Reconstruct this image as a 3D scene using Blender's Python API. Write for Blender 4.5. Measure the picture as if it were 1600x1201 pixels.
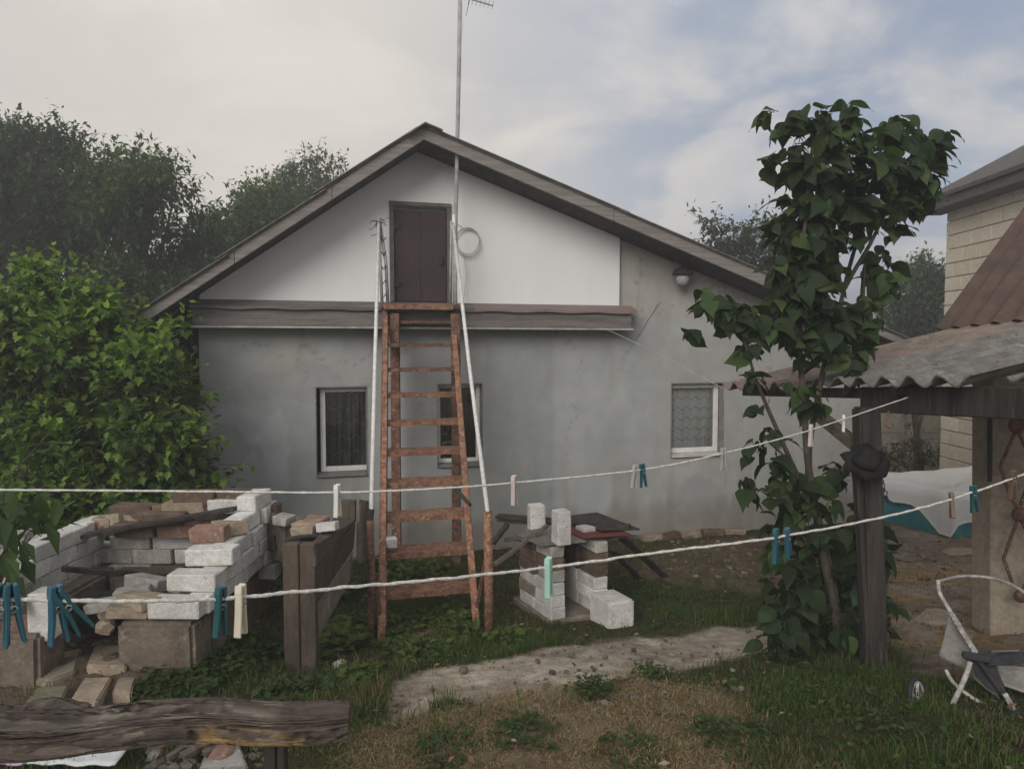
import bpy, bmesh, math, random
import numpy as np
from mathutils import Vector, Matrix, Euler, noise
random.seed(7); RNG = np.random.default_rng(7)
for o in list(bpy.data.objects): bpy.data.objects.remove(o)
SC = bpy.context.scene
COL = SC.collection
R = math.radians
# ------------------------------------------------------------------ camera
HAZE = .0105  # density of the added volume that lifts the blacks like lens flare
F = 1150.0; CH = 2.1; PITCH = R(3)
cam = bpy.data.cameras.new('camera'); cam.sensor_width = 36; cam.lens = 36*F/1600
cam.clip_end = 2000; cam.clip_start = 0.05
co = bpy.data.objects.new('camera', cam); COL.objects.link(co)
co.location = (0, 0, CH); co.rotation_euler = (R(90)-PITCH, 0, 0); SC.camera = co
# ------------------------------------------------------------------ sky, sun, exposure
W = bpy.data.worlds.new('World'); SC.world = W; W.use_nodes = True
SC.view_settings.view_transform = 'Standard'; SC.view_settings.look = 'None'
SC.view_settings.gamma = 1; SC.view_settings.use_curve_mapping = False
SC.view_settings.exposure = 0.55
SUN_EL, SUN_AZ = R(27), R(-158)
def build_world():
    nt = W.node_tree; N = nt.nodes; L = nt.links; N.clear()
    out = N.new('ShaderNodeOutputWorld'); bg = N.new('ShaderNodeBackground'); bg.inputs[1].default_value = 0.1
    L.new(bg.outputs[0], out.inputs[0])
    sky = N.new('ShaderNodeTexSky'); sky.sky_type = 'NISHITA'; sky.sun_disc = False
    sky.sun_elevation = SUN_EL; sky.sun_rotation = SUN_AZ
    tc = N.new('ShaderNodeTexCoord')
    def math_(op, a, b=None, c=None, clamp=False):
        n = N.new('ShaderNodeMath'); n.operation = op; n.use_clamp = clamp
        for i, v in enumerate((a, b, c)):
            if v is None: continue
            if isinstance(v, (int, float)): n.inputs[i].default_value = v
            else: L.new(v, n.inputs[i])
        return n.outputs[0]
    def vm(op, a, b):
        n = N.new('ShaderNodeVectorMath'); n.operation = op
        for i, v in enumerate((a, b)):
            if isinstance(v, tuple): n.inputs[i].default_value = v
            else: L.new(v, n.inputs[i])
        return n
    def mixc(f, a, b):
        n = N.new('ShaderNodeMix'); n.data_type = 'RGBA'
        if isinstance(f, (int, float)): n.inputs[0].default_value = f
        else: L.new(f, n.inputs[0])
        for i, v in ((6, a), (7, b)):
            if isinstance(v, tuple): n.inputs[i].default_value = (*v, 1)
            else: L.new(v, n.inputs[i])
        return n.outputs[2]
    def ramp(x, lo, hi):
        n = N.new('ShaderNodeMapRange'); n.interpolation_type = 'SMOOTHSTEP'
        n.inputs[1].default_value = lo; n.inputs[2].default_value = hi; L.new(x, n.inputs[0]); return n.outputs[0]
    d = vm('NORMALIZE', tc.outputs['Generated'], (0, 0, 0)).outputs[0]
    sep = N.new('ShaderNodeSeparateXYZ'); L.new(d, sep.inputs[0])
    den = math_('ADD', math_('MAXIMUM', sep.outputs[2], 0.0), 0.30)
    cb = N.new('ShaderNodeCombineXYZ')
    L.new(math_('DIVIDE', sep.outputs[0], den), cb.inputs[0]); L.new(math_('DIVIDE', sep.outputs[1], den), cb.inputs[1])
    def nz(scale, detail, off, rough=.55, dist=0.3):
        n = N.new('ShaderNodeTexNoise'); n.inputs['Scale'].default_value = scale
        n.inputs['Detail'].default_value = detail; n.inputs['Roughness'].default_value = rough
        n.inputs['Distortion'].default_value = dist
        L.new(vm('ADD', cb.outputs[0], off).outputs[0], n.inputs['Vector']); return n.outputs['Fac']
    big = nz(1.1, 6, (3.1, 1.7, 0)); mid = nz(2.3, 9, (7.7, 4.2, 1)); fine = nz(5.5, 9, (1.7, 9.2, 2))
    warm = ramp(vm('DOT_PRODUCT', d, (-.30, .92, .22)).outputs['Value'], .80, 1.0)
    blue = ramp(vm('DOT_PRODUCT', d, (.60, .70, .36)).outputs['Value'], .62, .99)
    base = mixc(ramp(big, .35, .65), (3.0, 3.05, 3.35), (4.25, 4.2, 4.3))
    base = mixc(math_('MULTIPLY', ramp(mid, .40, .60), .7), base, (4.9, 4.8, 4.7))
    base = mixc(math_('MULTIPLY', warm, .62), base, (6.5, 5.95, 5.1))
    skyb = mixc(.80, vm('MULTIPLY', sky.outputs[0], (.55, .55, .55)).outputs[0], (2.1, 2.75, 3.8))
    gap = math_('MULTIPLY', blue, ramp(mid, .66, .40))
    base = mixc(math_('MULTIPLY', gap, .80), base, skyb)
    base = mixc(math_('MULTIPLY', math_('MULTIPLY', blue, ramp(fine, .58, .74)), .6), base, (5.2, 5.1, 5.4))
    low = ramp(sep.outputs[2], -.02, -.10)
    base = mixc(low, base, (.8, .75, .62))
    L.new(base, bg.inputs[0])
build_world()
sl = bpy.data.lights.new('sun', 'SUN'); sl.energy = 1.5; sl.angle = R(34); sl.color = (1, .955, .90)
so = bpy.data.objects.new('sun', sl); COL.objects.link(so)
sd = Vector((math.sin(SUN_AZ)*math.cos(SUN_EL), math.cos(SUN_AZ)*math.cos(SUN_EL), math.sin(SUN_EL)))
so.rotation_euler = sd.to_track_quat('Z', 'Y').to_euler()
# ------------------------------------------------------------------ view geometry helpers (true depths)
cp, sp = math.cos(PITCH), math.sin(PITCH)
def ray(px, py):
    a = (px-800)/F; b = (600.5-py)/F
    return Vector((a, cp+b*sp, -sp+b*cp))
def P(px, py, Y):
    r = ray(px, py); return Vector((r.x/r.y*Y, Y, CH + r.z/r.y*Y))
_hy = [0, 2, 3, 3.5, 4.1, 5, 6, 7]; _hz = [.62, .56, .49, .42, .27, .1, .02, 0]
def vnoise(x, y, seed=0):
    x = np.asarray(x, float); y = np.asarray(y, float)
    xi = np.floor(x).astype(np.int64); yi = np.floor(y).astype(np.int64); fx = x-xi; fy = y-yi
    fx = fx*fx*(3-2*fx); fy = fy*fy*(3-2*fy)
    def h(a, b):
        n = (a*374761393 + b*668265263 + seed*974634777) & 0xffffffff
        n = ((n ^ (n >> 13))*1274126177) & 0xffffffff
        return ((n ^ (n >> 16)) & 0xffff)/65535.0
    return (h(xi, yi)*(1-fx)+h(xi+1, yi)*fx)*(1-fy) + (h(xi, yi+1)*(1-fx)+h(xi+1, yi+1)*fx)*fy
def fbm(x, y, seed=0, o=4):
    s = 0; a = .5
    for k in range(o): s = s + a*vnoise(np.asarray(x)*2**k, np.asarray(y)*2**k, seed+k); a *= .5
    return s/(1-.5**o)
def gz(x, y):
    b = np.interp(y, _hy, _hz)
    b = b + .17*np.exp(-((np.asarray(x)+2.05)/.75)**4-((np.asarray(y)-3.85)/.42)**2)
    return b + (fbm(np.asarray(x)*2.2, np.asarray(y)*2.2, 5, 4)-.5)*.07
def G(px, py):
    r = ray(px, py); Y = 5.0
    for _ in range(30):
        p = P(px, py, Y); g = float(np.interp(Y, _hy, _hz))
        Y = max(1.5, Y + .8*((CH-g)/(-r.z/r.y) - Y))
    p = P(px, py, Y); p.z = float(gz(p.x, p.y)); return p
# ------------------------------------------------------------------ naming
def tag(o, label, cat, group=None):
    o['label'] = label; o['category'] = cat
    if group: o['group'] = group
    return o
def thing(name, label, cat, loc=(0, 0, 0), rz=0, group=None):
    o = bpy.data.objects.new(name, None); COL.objects.link(o); o.empty_display_size = .1
    o.location = loc; o.rotation_euler = (0, 0, rz); return tag(o, label, cat, group)
def wmat(o):
    m = Matrix.LocRotScale(o.location, o.rotation_euler, o.scale)
    return wmat(o.parent) @ m if o.parent else m
def link(name, me, parent=None, loc=(0, 0, 0), rot=(0, 0, 0), scale=(1, 1, 1)):
    o = bpy.data.objects.new(name, me); COL.objects.link(o)
    o.location = loc; o.rotation_euler = rot; o.scale = scale
    if parent: o.parent = parent
    return o
def copy_tree(o, parent=None):
    c = o.copy(); COL.objects.link(c)
    if parent: c.parent = parent
    for ch in list(o.children): copy_tree(ch, c)
    return c
# ------------------------------------------------------------------ mesh builder
class MB:
    def __init__(s): s.v = []; s.f = []
    def add(s, vs, fs):
        n = len(s.v); s.v += [Vector(v) for v in vs]; s.f += [[i+n for i in f] for f in fs]; return s
    def hexa(s, p):
        return s.add(p, [(0, 3, 2, 1), (4, 5, 6, 7), (0, 1, 5, 4), (1, 2, 6, 5), (2, 3, 7, 6), (3, 0, 4, 7)])
    def box(s, c, size, rot=None):
        x, y, z = [k/2 for k in size]
        pts = [(-x, -y, -z), (x, -y, -z), (x, y, -z), (-x, y, -z), (-x, -y, z), (x, -y, z), (x, y, z), (-x, y, z)]
        M = rot if rot is not None else Matrix.Identity(3)
        return s.hexa([M @ Vector(p) + Vector(c) for p in pts])
    def bar(s, a, b, w, h, up=(0, 0, 1)):
        a = Vector(a); b = Vector(b); d = (b-a).normalized(); u = Vector(up)
        if abs(d.dot(u)) > .97: u = Vector((0, 1, 0))
        x = d.cross(u).normalized(); z = x.cross(d)
        pts = []
        for e in (a, b):
            pts += [e-x*w/2-z*h/2, e+x*w/2-z*h/2, e+x*w/2+z*h/2, e-x*w/2+z*h/2]
        return s.hexa(pts)
    def tube(s, pts, r, seg=8, caps=True):
        pts = [Vector(p) for p in pts]; n = len(pts); base = len(s.v)
        rs = r if isinstance(r, (list, tuple)) else [r]*n
        u = None
        for i, p in enumerate(pts):
            d = (pts[min(i+1, n-1)]-pts[max(i-1, 0)])
            d = d.normalized() if d.length > 1e-9 else Vector((0, 0, 1))
            if u is None:
                u = Vector((1, 0, 0)) if abs(d.x) < .8 else Vector((0, 0, 1))
            u = (u - d*u.dot(d)).normalized(); w = d.cross(u)
            for k in range(seg):
                t = 2*math.pi*k/seg; s.v.append(p + (u*math.cos(t)+w*math.sin(t))*rs[i])
        for i in range(n-1):
            for k in range(seg):
                a = base+i*seg+k; b = base+i*seg+(k+1) % seg
                s.f.append([a, b, b+seg, a+seg])
        if caps:
            s.f.append([base+k for k in range(seg)][::-1]); s.f.append([base+(n-1)*seg+k for k in range(seg)])
        return s
    def prism(s, poly, fn, v0, v1):
        n = len(poly); a = [fn(p[0], v0, p[1]) for p in poly]; b = [fn(p[0], v1, p[1]) for p in poly]
        return s.add(a+b, [list(range(n))[::-1], [n+i for i in range(n)]] + [(i, (i+1) % n, n+(i+1) % n, n+i) for i in range(n)])
    def lathe(s, c, prof, seg=16, axis=None):
        M = axis if axis is not None else Matrix.Identity(3); base = len(s.v); c = Vector(c)
        for r, z in prof:
            for k in range(seg):
                t = 2*math.pi*k/seg; s.v.append(c + M @ Vector((r*math.cos(t), r*math.sin(t), z)))
        for i in range(len(prof)-1):
            for k in range(seg):
                a = base+i*seg+k; b = base+i*seg+(k+1) % seg; s.f.append([a, b, b+seg, a+seg])
        s.f.append([base+k for k in range(seg)][::-1]); s.f.append([base+(len(prof)-1)*seg+k for k in range(seg)])
        return s
    def mesh(s, name, mat, inv=None, smooth=False, bevel=0, seg=1):
        me = bpy.data.meshes.new(name)
        vs = [inv @ v for v in s.v] if inv is not None else s.v
        me.from_pydata([tuple(v) for v in vs], [], s.f)
        bm = bmesh.new(); bm.from_mesh(me)
        bmesh.ops.recalc_face_normals(bm, faces=bm.faces)
        if bevel:
            bmesh.ops.bevel(bm, geom=[e for e in bm.edges if len(e.link_faces) == 2 and e.calc_face_angle(0) > .6], offset=bevel, segments=seg, affect='EDGES', clamp_overlap=True)
        bm.to_mesh(me); bm.free()
        if smooth: me.shade_smooth()
        me.materials.append(mat); return me
    def build(s, name, mat, parent=None, smooth=False, bevel=0, seg=1):   # vertices given in world space
        inv = wmat(parent).inverted() if parent else None
        if parent is None:
            c = Vector((sum(v.x for v in s.v)/len(s.v), sum(v.y for v in s.v)/len(s.v), min(v.z for v in s.v)))
            o = link(name, s.mesh(name, mat, Matrix.Translation(-c), smooth, bevel, seg)); o.location = c; return o
        return link(name, s.mesh(name, mat, inv, smooth, bevel, seg), parent)
def npmesh(name, V, Fq, mat, col=None, smooth=False, k=None):
    """V (n,3) array, Fq (m,k) faces, optional per-vertex colour"""
    me = bpy.data.meshes.new(name); k = Fq.shape[1]
    me.vertices.add(len(V)); me.vertices.foreach_set('co', V.astype(np.float32).ravel())
    me.loops.add(Fq.size); me.loops.foreach_set('vertex_index', Fq.astype(np.int32).ravel())
    me.polygons.add(len(Fq)); me.polygons.foreach_set('loop_start', np.arange(0, Fq.size, k, dtype=np.int32))
    me.polygons.foreach_set('loop_total', np.full(len(Fq), k, dtype=np.int32))
    me.polygons.foreach_set('use_smooth', np.full(len(Fq), smooth, dtype=bool))
    me.update(calc_edges=True); me.validate()
    if col is not None:
        at = me.color_attributes.new('tint', 'FLOAT_COLOR', 'POINT')
        at.data.foreach_set('color', np.concatenate([col, np.ones((len(col), 1))], 1).astype(np.float32).ravel())
    me.materials.append(mat); return me
# ------------------------------------------------------------------ materials
def material(name, c1, c2=None, scale=8, rough=.85, bump=.3, bscale=None, stretch=(1, 1, 1), c3=None, rnd=0, metal=0, spec=.3, attr=None, trans=0, fine=True, contrast=(.35, .65), dist=.02):
    m = bpy.data.materials.new(name); m.use_nodes = True; nt = m.node_tree; N = nt.nodes; L = nt.links
    b = N['Principled BSDF']; b.inputs['Roughness'].default_value = rough; b.inputs['Metallic'].default_value = metal
    b.inputs['Specular IOR Level'].default_value = spec
    tc = N.new('ShaderNodeTexCoord'); mp = N.new('ShaderNodeMapping'); mp.inputs['Scale'].default_value = stretch
    L.new(tc.outputs['Object'], mp.inputs[0])
    src = mp.outputs[0]
    oi = N.new('ShaderNodeObjectInfo')
    if rnd:
        ad = N.new('ShaderNodeVectorMath'); ad.operation = 'ADD'
        ml = N.new('ShaderNodeMath'); ml.operation = 'MULTIPLY'; ml.inputs[1].default_value = 37
        L.new(oi.outputs['Random'], ml.inputs[0]); L.new(src, ad.inputs[0]); L.new(ml.outputs[0], ad.inputs[1]); src = ad.outputs[0]
    def nz(s, d=8, r=.6):
        n = N.new('ShaderNodeTexNoise'); n.inputs['Scale'].default_value = s; n.inputs['Detail'].default_value = d
        n.inputs['Roughness'].default_value = r; L.new(src, n.inputs['Vector']); return n.outputs['Fac']
    def rmp(x, lo, hi):
        n = N.new('ShaderNodeMapRange'); n.interpolation_type = 'SMOOTHSTEP'
        n.inputs[1].default_value = lo; n.inputs[2].default_value = hi; L.new(x, n.inputs[0]); return n.outputs[0]
    def mx(f, a, bb, bt='MIX'):
        n = N.new('ShaderNodeMix'); n.data_type = 'RGBA'; n.blend_type = bt
        if isinstance(f, float): n.inputs[0].default_value = f
        else: L.new(f, n.inputs[0])
        for i, v in ((6, a), (7, bb)):
            if isinstance(v, tuple): n.inputs[i].default_value = (*v, 1)
            else: L.new(v, n.inputs[i])
        return n.outputs[2]
    if attr:
        at = N.new('ShaderNodeAttribute'); at.attribute_name = attr; base = at.outputs['Color']
        if c2: base = mx(rmp(nz(scale), *contrast), base, mx(1.0, base, c2, 'MULTIPLY'))
    else:
        base = mx(rmp(nz(scale), *contrast), c1, c2 or tuple(x*.8 for x in c1))
    if c3: base = mx(rmp(nz(scale*2.7, 10, .7), .55, .68), base, c3)
    if fine:
        g = rmp(nz(scale*9, 6, .7), .3, .7); gg = N.new('ShaderNodeMapRange'); gg.inputs[3].default_value = .82; gg.inputs[4].default_value = 1.15
        L.new(g, gg.inputs[0]); cc = N.new('ShaderNodeCombineColor')
        for i in range(3): L.new(gg.outputs[0], cc.inputs[i])
        base = mx(1.0, base, cc.outputs[0], 'MULTIPLY')
    if rnd:
        mr = N.new('ShaderNodeMapRange'); mr.inputs[3].default_value = 1-rnd; mr.inputs[4].default_value = 1+rnd; L.new(oi.outputs['Random'], mr.inputs[0])
        hs = N.new('ShaderNodeHueSaturation'); L.new(mr.outputs[0], hs.inputs['Value']); L.new(base, hs.inputs['Color']); base = hs.outputs[0]
    L.new(base, b.inputs['Base Color'])
    if bump:
        bp = N.new('ShaderNodeBump'); bp.inputs['Strength'].default_value = bump; bp.inputs['Distance'].default_value = dist
        L.new(nz(bscale or scale*3, 10, .65), bp.inputs['Height']); L.new(bp.outputs[0], b.inputs['Normal'])
    if trans:
        out = N['Material Output']; t = N.new('ShaderNodeBsdfTranslucent'); ms = N.new('ShaderNodeMixShader')
        ms.inputs[0].default_value = trans; tcl = mx(1.0, base, (1.3, 1.5, .55), 'MULTIPLY'); L.new(tcl, t.inputs[0])
        L.new(b.outputs[0], ms.inputs[1]); L.new(t.outputs[0], ms.inputs[2]); L.new(ms.outputs[0], out.inputs[0])
    return m
def glass_mat():
    m = bpy.data.materials.new('window_glass'); m.use_nodes = True; nt = m.node_tree; N = nt.nodes; L = nt.links; N.clear()
    o = N.new('ShaderNodeOutputMaterial'); t = N.new('ShaderNodeBsdfTransparent'); g = N.new('ShaderNodeBsdfGlossy')
    t.inputs[0].default_value = (.95, .96, .955, 1); g.inputs['Roughness'].default_value = .03
    f = N.new('ShaderNodeFresnel'); f.inputs[0].default_value = 1.5; ms = N.new('ShaderNodeMixShader')
    mu = N.new('ShaderNodeMath'); mu.operation = 'MULTIPLY_ADD'; mu.inputs[1].default_value = 1.2; mu.inputs[2].default_value = .02
    L.new(f.outputs[0], mu.inputs[0]); L.new(mu.outputs[0], ms.inputs[0]); L.new(t.outputs[0], ms.inputs[1]); L.new(g.outputs[0], ms.inputs[2]); L.new(ms.outputs[0], o.inputs[0])
    return m
def lace_mat(name, thread, back, scale):
    m = bpy.data.materials.new(name); m.use_nodes = True; nt = m.node_tree; N = nt.nodes; L = nt.links
    b = N['Principled BSDF']; b.inputs['Roughness'].default_value = .9
    tc = N.new('ShaderNodeTexCoord'); sep = N.new('ShaderNodeSeparateXYZ'); L.new(tc.outputs['Object'], sep.inputs[0])
    def M(op, a, bb=None):
        n = N.new('ShaderNodeMath'); n.operation = op
        for i, v in enumerate((a, bb)):
            if v is None: continue
            if isinstance(v, (int, float)): n.inputs[i].default_value = v
            else: L.new(v, n.inputs[i])
        return n.outputs[0]
    arch = M('ABSOLUTE', M('SINE', M('MULTIPLY', sep.outputs[0], 3.14159*scale)))
    y = M('ADD', M('MULTIPLY', sep.outputs[2], scale*.95), M('MULTIPLY', arch, .3))
    w = M('FRACT', y)
    vo = N.new('ShaderNodeTexVoronoi'); vo.inputs['Scale'].default_value = scale*5; L.new(tc.outputs['Object'], vo.inputs['Vector'])
    line = M('LESS_THAN', w, .13); dots = M('LESS_THAN', vo.outputs['Distance'], .33)
    band = M('MULTIPLY', dots, M('GREATER_THAN', w, .35))
    n2 = N.new('ShaderNodeTexNoise'); n2.inputs['Scale'].default_value = 6; L.new(tc.outputs['Object'], n2.inputs['Vector'])
    f = M('MULTIPLY', M('MAXIMUM', M('MULTIPLY', line, .9), M('MULTIPLY', band, .5)), M('ADD', n2.outputs['Fac'], .25))
    mx = N.new('ShaderNodeMix'); mx.data_type = 'RGBA'; L.new(f, mx.inputs[0]); mx.inputs[6].default_value = (*back, 1); mx.inputs[7].default_value = (*thread, 1)
    L.new(mx.outputs[2], b.inputs['Base Color']); return m
M_ = {}
M_['wall'] = material('grey_render', (1, 1, 1), (.90, .90, .89), 5, .92, .3, 70, attr='tint', dist=.004, fine=False)
M_['side'] = material('old_dark_wall', (.055, .048, .042), (.03, .027, .025), 4, .95, .5)
M_['gable'] = material('white_painted_render', (.81, .81, .80), (.75, .745, .73), 2.2, .85, .15, 60, (1, 1, .3), dist=.003, fine=False, contrast=(.35, .75))
M_['fascia'] = material('weathered_board', (.27, .245, .225), (.19, .172, .155), 6, .9, .5, 30, (.25, 1, 6), dist=.006)
M_['soffit'] = material('dark_boards', (.085, .07, .062), (.05, .042, .037), 7, .9, .5, 30)
M_['slate'] = material('roof_slate_sheet', (.21, .19, .17), (.13, .12, .105), 6, .95, .5, 60, c3=(.26, .25, .22), rnd=.12, dist=.006)
M_['slate_moss'] = material('weathered_asbestos_sheet', (.215, .205, .185), (.135, .13, .115), 7, .95, .7, 55, c3=(.31, .30, .265), rnd=.1, dist=.008)
M_['slate_pink'] = material('reddish_asbestos_sheet', (.24, .18, .15), (.16, .135, .11), 7, .95, .7, 55, c3=(.31, .27, .22), rnd=.1, dist=.008)
M_['brownroof'] = material('brown_painted_sheet', (.105, .064, .048), (.065, .042, .034), 3.5, .7, .3, 30, (1, .3, 1), rnd=.08, dist=.006)
M_['cornice'] = material('cornice_boards', (.20, .185, .17), (.13, .115, .105), 5, .9, .5, 30, (.3, 1, 4), c3=(.22, .15, .13), dist=.006)
M_['cornice_red'] = material('reddish_cornice_board', (.27, .19, .175), (.20, .165, .15), 4, .9, .5, 30, (.3, 1, 4), c3=(.32, .20, .18), dist=.006)
M_['dark_eave'] = material('dark_eave_board', (.13, .115, .105), (.085, .076, .07), 5, .9, .4, 30, (1, 1, 4))
M_['brownwood'] = material('damp_brown_wood', (.105, .080, .060), (.060, .047, .036), 9, .9, .8, 40, (1, 1, .3), c3=(.15, .12, .095), dist=.008)
M_['footing'] = material('earthy_concrete', (.19, .155, .118), (.115, .092, .07), 6, .93, .9, 30, c3=(.27, .235, .19), rnd=.1, dist=.012)
M_['door'] = material('attic_door_paint', (.062, .038, .036), (.045, .033, .031), 3, .6, .2, 30)
M_['dframe'] = material('door_frame_paint', (.16, .145, .13), (.10, .09, .08), 8, .7, .3)
M_['pvc'] = material('white_window_frame', (.78, .77, .73), (.70, .69, .64), 9, .5, .08)
M_['sill'] = material('light_sill', (.62, .60, .55), (.48, .46, .42), 14, .8, .3)
M_['glass'] = glass_mat()
M_['lace'] = lace_mat('lace_curtain', (.34, .345, .34), (.80, .80, .79), 9.0)
M_['lace_dark'] = lace_mat('dark_lace_curtain', (.19, .20, .19), (.08, .085, .08), 7.0)
M_['brown_curtain'] = material('brown_curtain', (.075, .05, .035), (.045, .032, .024), 5, .9, .1, 10, (6, 6, .6))
M_['rust'] = material('rusty_steel', (.215, .11, .072), (.12, .064, .046), 16, .9, .8, 60, c3=(.45, .36, .30), rnd=.12, dist=.006, contrast=(.4, .6))
M_['rust_bright'] = material('flaking_rust_paint', (.30, .15, .088), (.155, .08, .052), 20, .9, .9, 70, c3=(.52, .43, .36), rnd=.15, dist=.006, contrast=(.4, .6))
M_['whitepipe'] = material('white_pipe_paint', (.78, .78, .75), (.62, .61, .57), 25, .55, .2, c3=(.55, .5, .44))
M_['greypipe'] = material('grey_pipe', (.42, .42, .42), (.3, .3, .3), 12, .6, .2)
M_['dark_metal'] = material('dark_metal', (.05, .048, .046), (.03, .028, .026), 14, .7, .3)
M_['whitebrick'] = material('white_silicate_brick', (.66, .645, .61), (.50, .485, .45), 9, .9, .6, 50, c3=(.40, .37, .31), rnd=.15, dist=.004)
M_['greybrick'] = material('grey_dirty_brick', (.40, .385, .35), (.26, .25, .22), 9, .92, .6, 50, c3=(.5, .48, .44), rnd=.15, dist=.005)
M_['tanbrick'] = material('tan_brick', (.36, .29, .21), (.24, .19, .14), 10, .92, .6, 50, c3=(.45, .40, .33), rnd=.15, dist=.005)
M_['redbrick'] = material('red_brick', (.29, .17, .125), (.20, .125, .095), 9, .92, .6, 50, c3=(.40, .34, .29), rnd=.15, dist=.005)
M_['brownbrick'] = material('sooty_brown_brick', (.17, .115, .08), (.10, .075, .055), 10, .92, .6, 50, c3=(.24, .18, .13), rnd=.2, dist=.005)
M_['concrete'] = material('old_concrete', (.25, .21, .165), (.155, .13, .10), 5, .93, .8, 30, c3=(.33, .29, .235), rnd=.1, dist=.01)
M_['mossy'] = material('mossy_slab', (.25, .225, .16), (.17, .165, .10), 7, .93, .7, 40, c3=(.33, .30, .24), rnd=.1, dist=.01)
M_['oldwood'] = material('old_grey_wood', (.15, .12, .095), (.085, .068, .054), 9, .9, .7, 45, (1, 1, 1), c3=(.21, .175, .14), dist=.006)
M_['darkwood'] = material('dark_wood', (.06, .05, .043), (.028, .024, .021), 14, .85, .9, 30, (1, 1, .09), c3=(.10, .085, .07), dist=.01)
M_['beamwood'] = material('rotten_beam', (1, 1, 1), (.62, .6, .58), 14, .92, 1.0, 60, (.35, 3, 3), attr='tint', dist=.008)
M_['sheetred'] = material('red_sheet_metal', (.16, .045, .035), (.10, .035, .03), 8, .7, .4)
M_['plaster'] = material('beige_plaster', (.42, .36, .28), (.30, .25, .19), 3, .92, .5, 30, c3=(.36, .25, .18), dist=.01)
M_['block'] = material('cream_block', (.70, .62, .48), (.63, .555, .425), 4, .92, .4, 50, rnd=.07, dist=.004)
M_['mortar'] = material('grey_mortar', (.50, .45, .36), (.42, .38, .31), 9, .95, .5)
M_['fence'] = material('fence_panel', (.34, .30, .235), (.25, .22, .175), 5, .93, .5, 30, rnd=.06)
M_['poolwhite'] = material('white_pool_vinyl', (.76, .76, .73), (.70, .70, .67), 3, .5, .1, 4, fine=False)
M_['poolteal'] = material('teal_pool_vinyl', (.075, .27, .30), (.05, .19, .22), 4, .45, .3, 7)
M_['rope'] = material('white_cord', (.72, .70, .65), (.5, .48, .44), 120, .85, .6, 200, dist=.003)
def plastic(n, c): return material(n, c, tuple(x*.85 for x in c), 20, .42, .05, spec=.5, fine=False)
M_['p_white'] = plastic('white_peg_plastic', (.72, .71, .66)); M_['p_pink'] = plastic('pale_pink_peg_plastic', (.55, .47, .45))
M_['p_teal'] = plastic('dark_teal_peg_plastic', (.018, .085, .10)); M_['p_blue'] = plastic('blue_peg_plastic', (.035, .115, .17))
M_['p_mint'] = plastic('mint_peg_plastic', (.38, .62, .52)); M_['p_grey'] = plastic('grey_peg_plastic', (.38, .37, .35))
M_['p_brown'] = plastic('brown_peg_plastic', (.13, .075, .045)); M_['p_cream'] = plastic('cream_peg_plastic', (.68, .62, .48))
M_['fabric'] = material('grey_fabric', (.30, .29, .26), (.22, .215, .195), 5, .95, .4, 60)
M_['darkfabric'] = material('black_fabric', (.05, .052, .058), (.03, .03, .034), 6, .9, .3)
M_['whitetube'] = material('scratched_white_tube', (.55, .54, .50), (.32, .30, .27), 40, .6, .4)
M_['bark'] = material('bark', (.10, .075, .055), (.055, .042, .032), 14, .95, .9, 40, (1, 1, .3), dist=.01)
M_['stem'] = material('smooth_stem', (.105, .085, .062), (.06, .05, .038), 20, .9, .4)
M_['leaf_tree'] = material('dark_heart_leaf', (1, 1, 1), (.62, .66, .55), 22, .62, .25, 30, attr='tint', trans=.38, fine=False, spec=.25, dist=.002)
M_['leaf_bush'] = material('bush_leaf', (1, 1, 1), None, 8, .6, 0, attr='tint', trans=.35, fine=False)
M_['leaf_far'] = material('far_leaf', (1, 1, 1), None, 8, .7, 0, attr='tint', trans=.30, fine=False, spec=.2)
M_['grass'] = material('grass_blade', (1, 1, 1), None, 8, .75, 0, attr='tint', trans=.3, fine=False, spec=.2)
M_['ground'] = material('yard_soil', (1, 1, 1), (.66, .64, .6), 9, .97, .9, 30, attr='tint', dist=.03, spec=.1)
M_['far_ground'] = material('far_grass', (.07, .085, .035), (.12, .10, .055), .6, .97, .3, 3)
M_['black'] = material('plain_black', (.010, .010, .010), (.022, .02, .018), 9, .8, .4)  # plain black; behind the windows it stands for the unlit room
def jit(a=.02): return random.uniform(-a, a)
# ------------------------------------------------------------------ brick stock
def brick_mesh(name, mat, size=(.25, .12, .088), jit=.004, bev=.006, seed=0):
    rr = random.Random(seed); bm = bmesh.new(); bmesh.ops.create_cube(bm, size=1)
    for v in bm.verts:
        v.co = Vector((v.co.x*size[0], v.co.y*size[1], v.co.z*size[2])) + Vector([rr.uniform(-jit, jit) for _ in range(3)])
    bmesh.ops.bevel(bm, geom=list(bm.edges), offset=bev, segments=1, affect='EDGES')
    for v in bm.verts: v.co += Vector([rr.uniform(-jit*.4, jit*.4) for _ in range(3)])
    me = bpy.data.meshes.new(name); bm.to_mesh(me); bm.free(); me.materials.append(mat); return me
BR = {k: [brick_mesh('brick', M_[m], seed=i, jit=j) for i in range(4)] for k, m, j in
      (('w', 'whitebrick', .003), ('g', 'greybrick', .006), ('t', 'tanbrick', .007), ('r', 'redbrick', .007), ('b', 'brownbrick', .007))}
def put_brick(k, parent, c, rot=(0, 0, 0), sc=(1, 1, 1), name='brick'):
    o = link(name, random.choice(BR[k]), parent, c, rot, sc); return o
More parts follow.
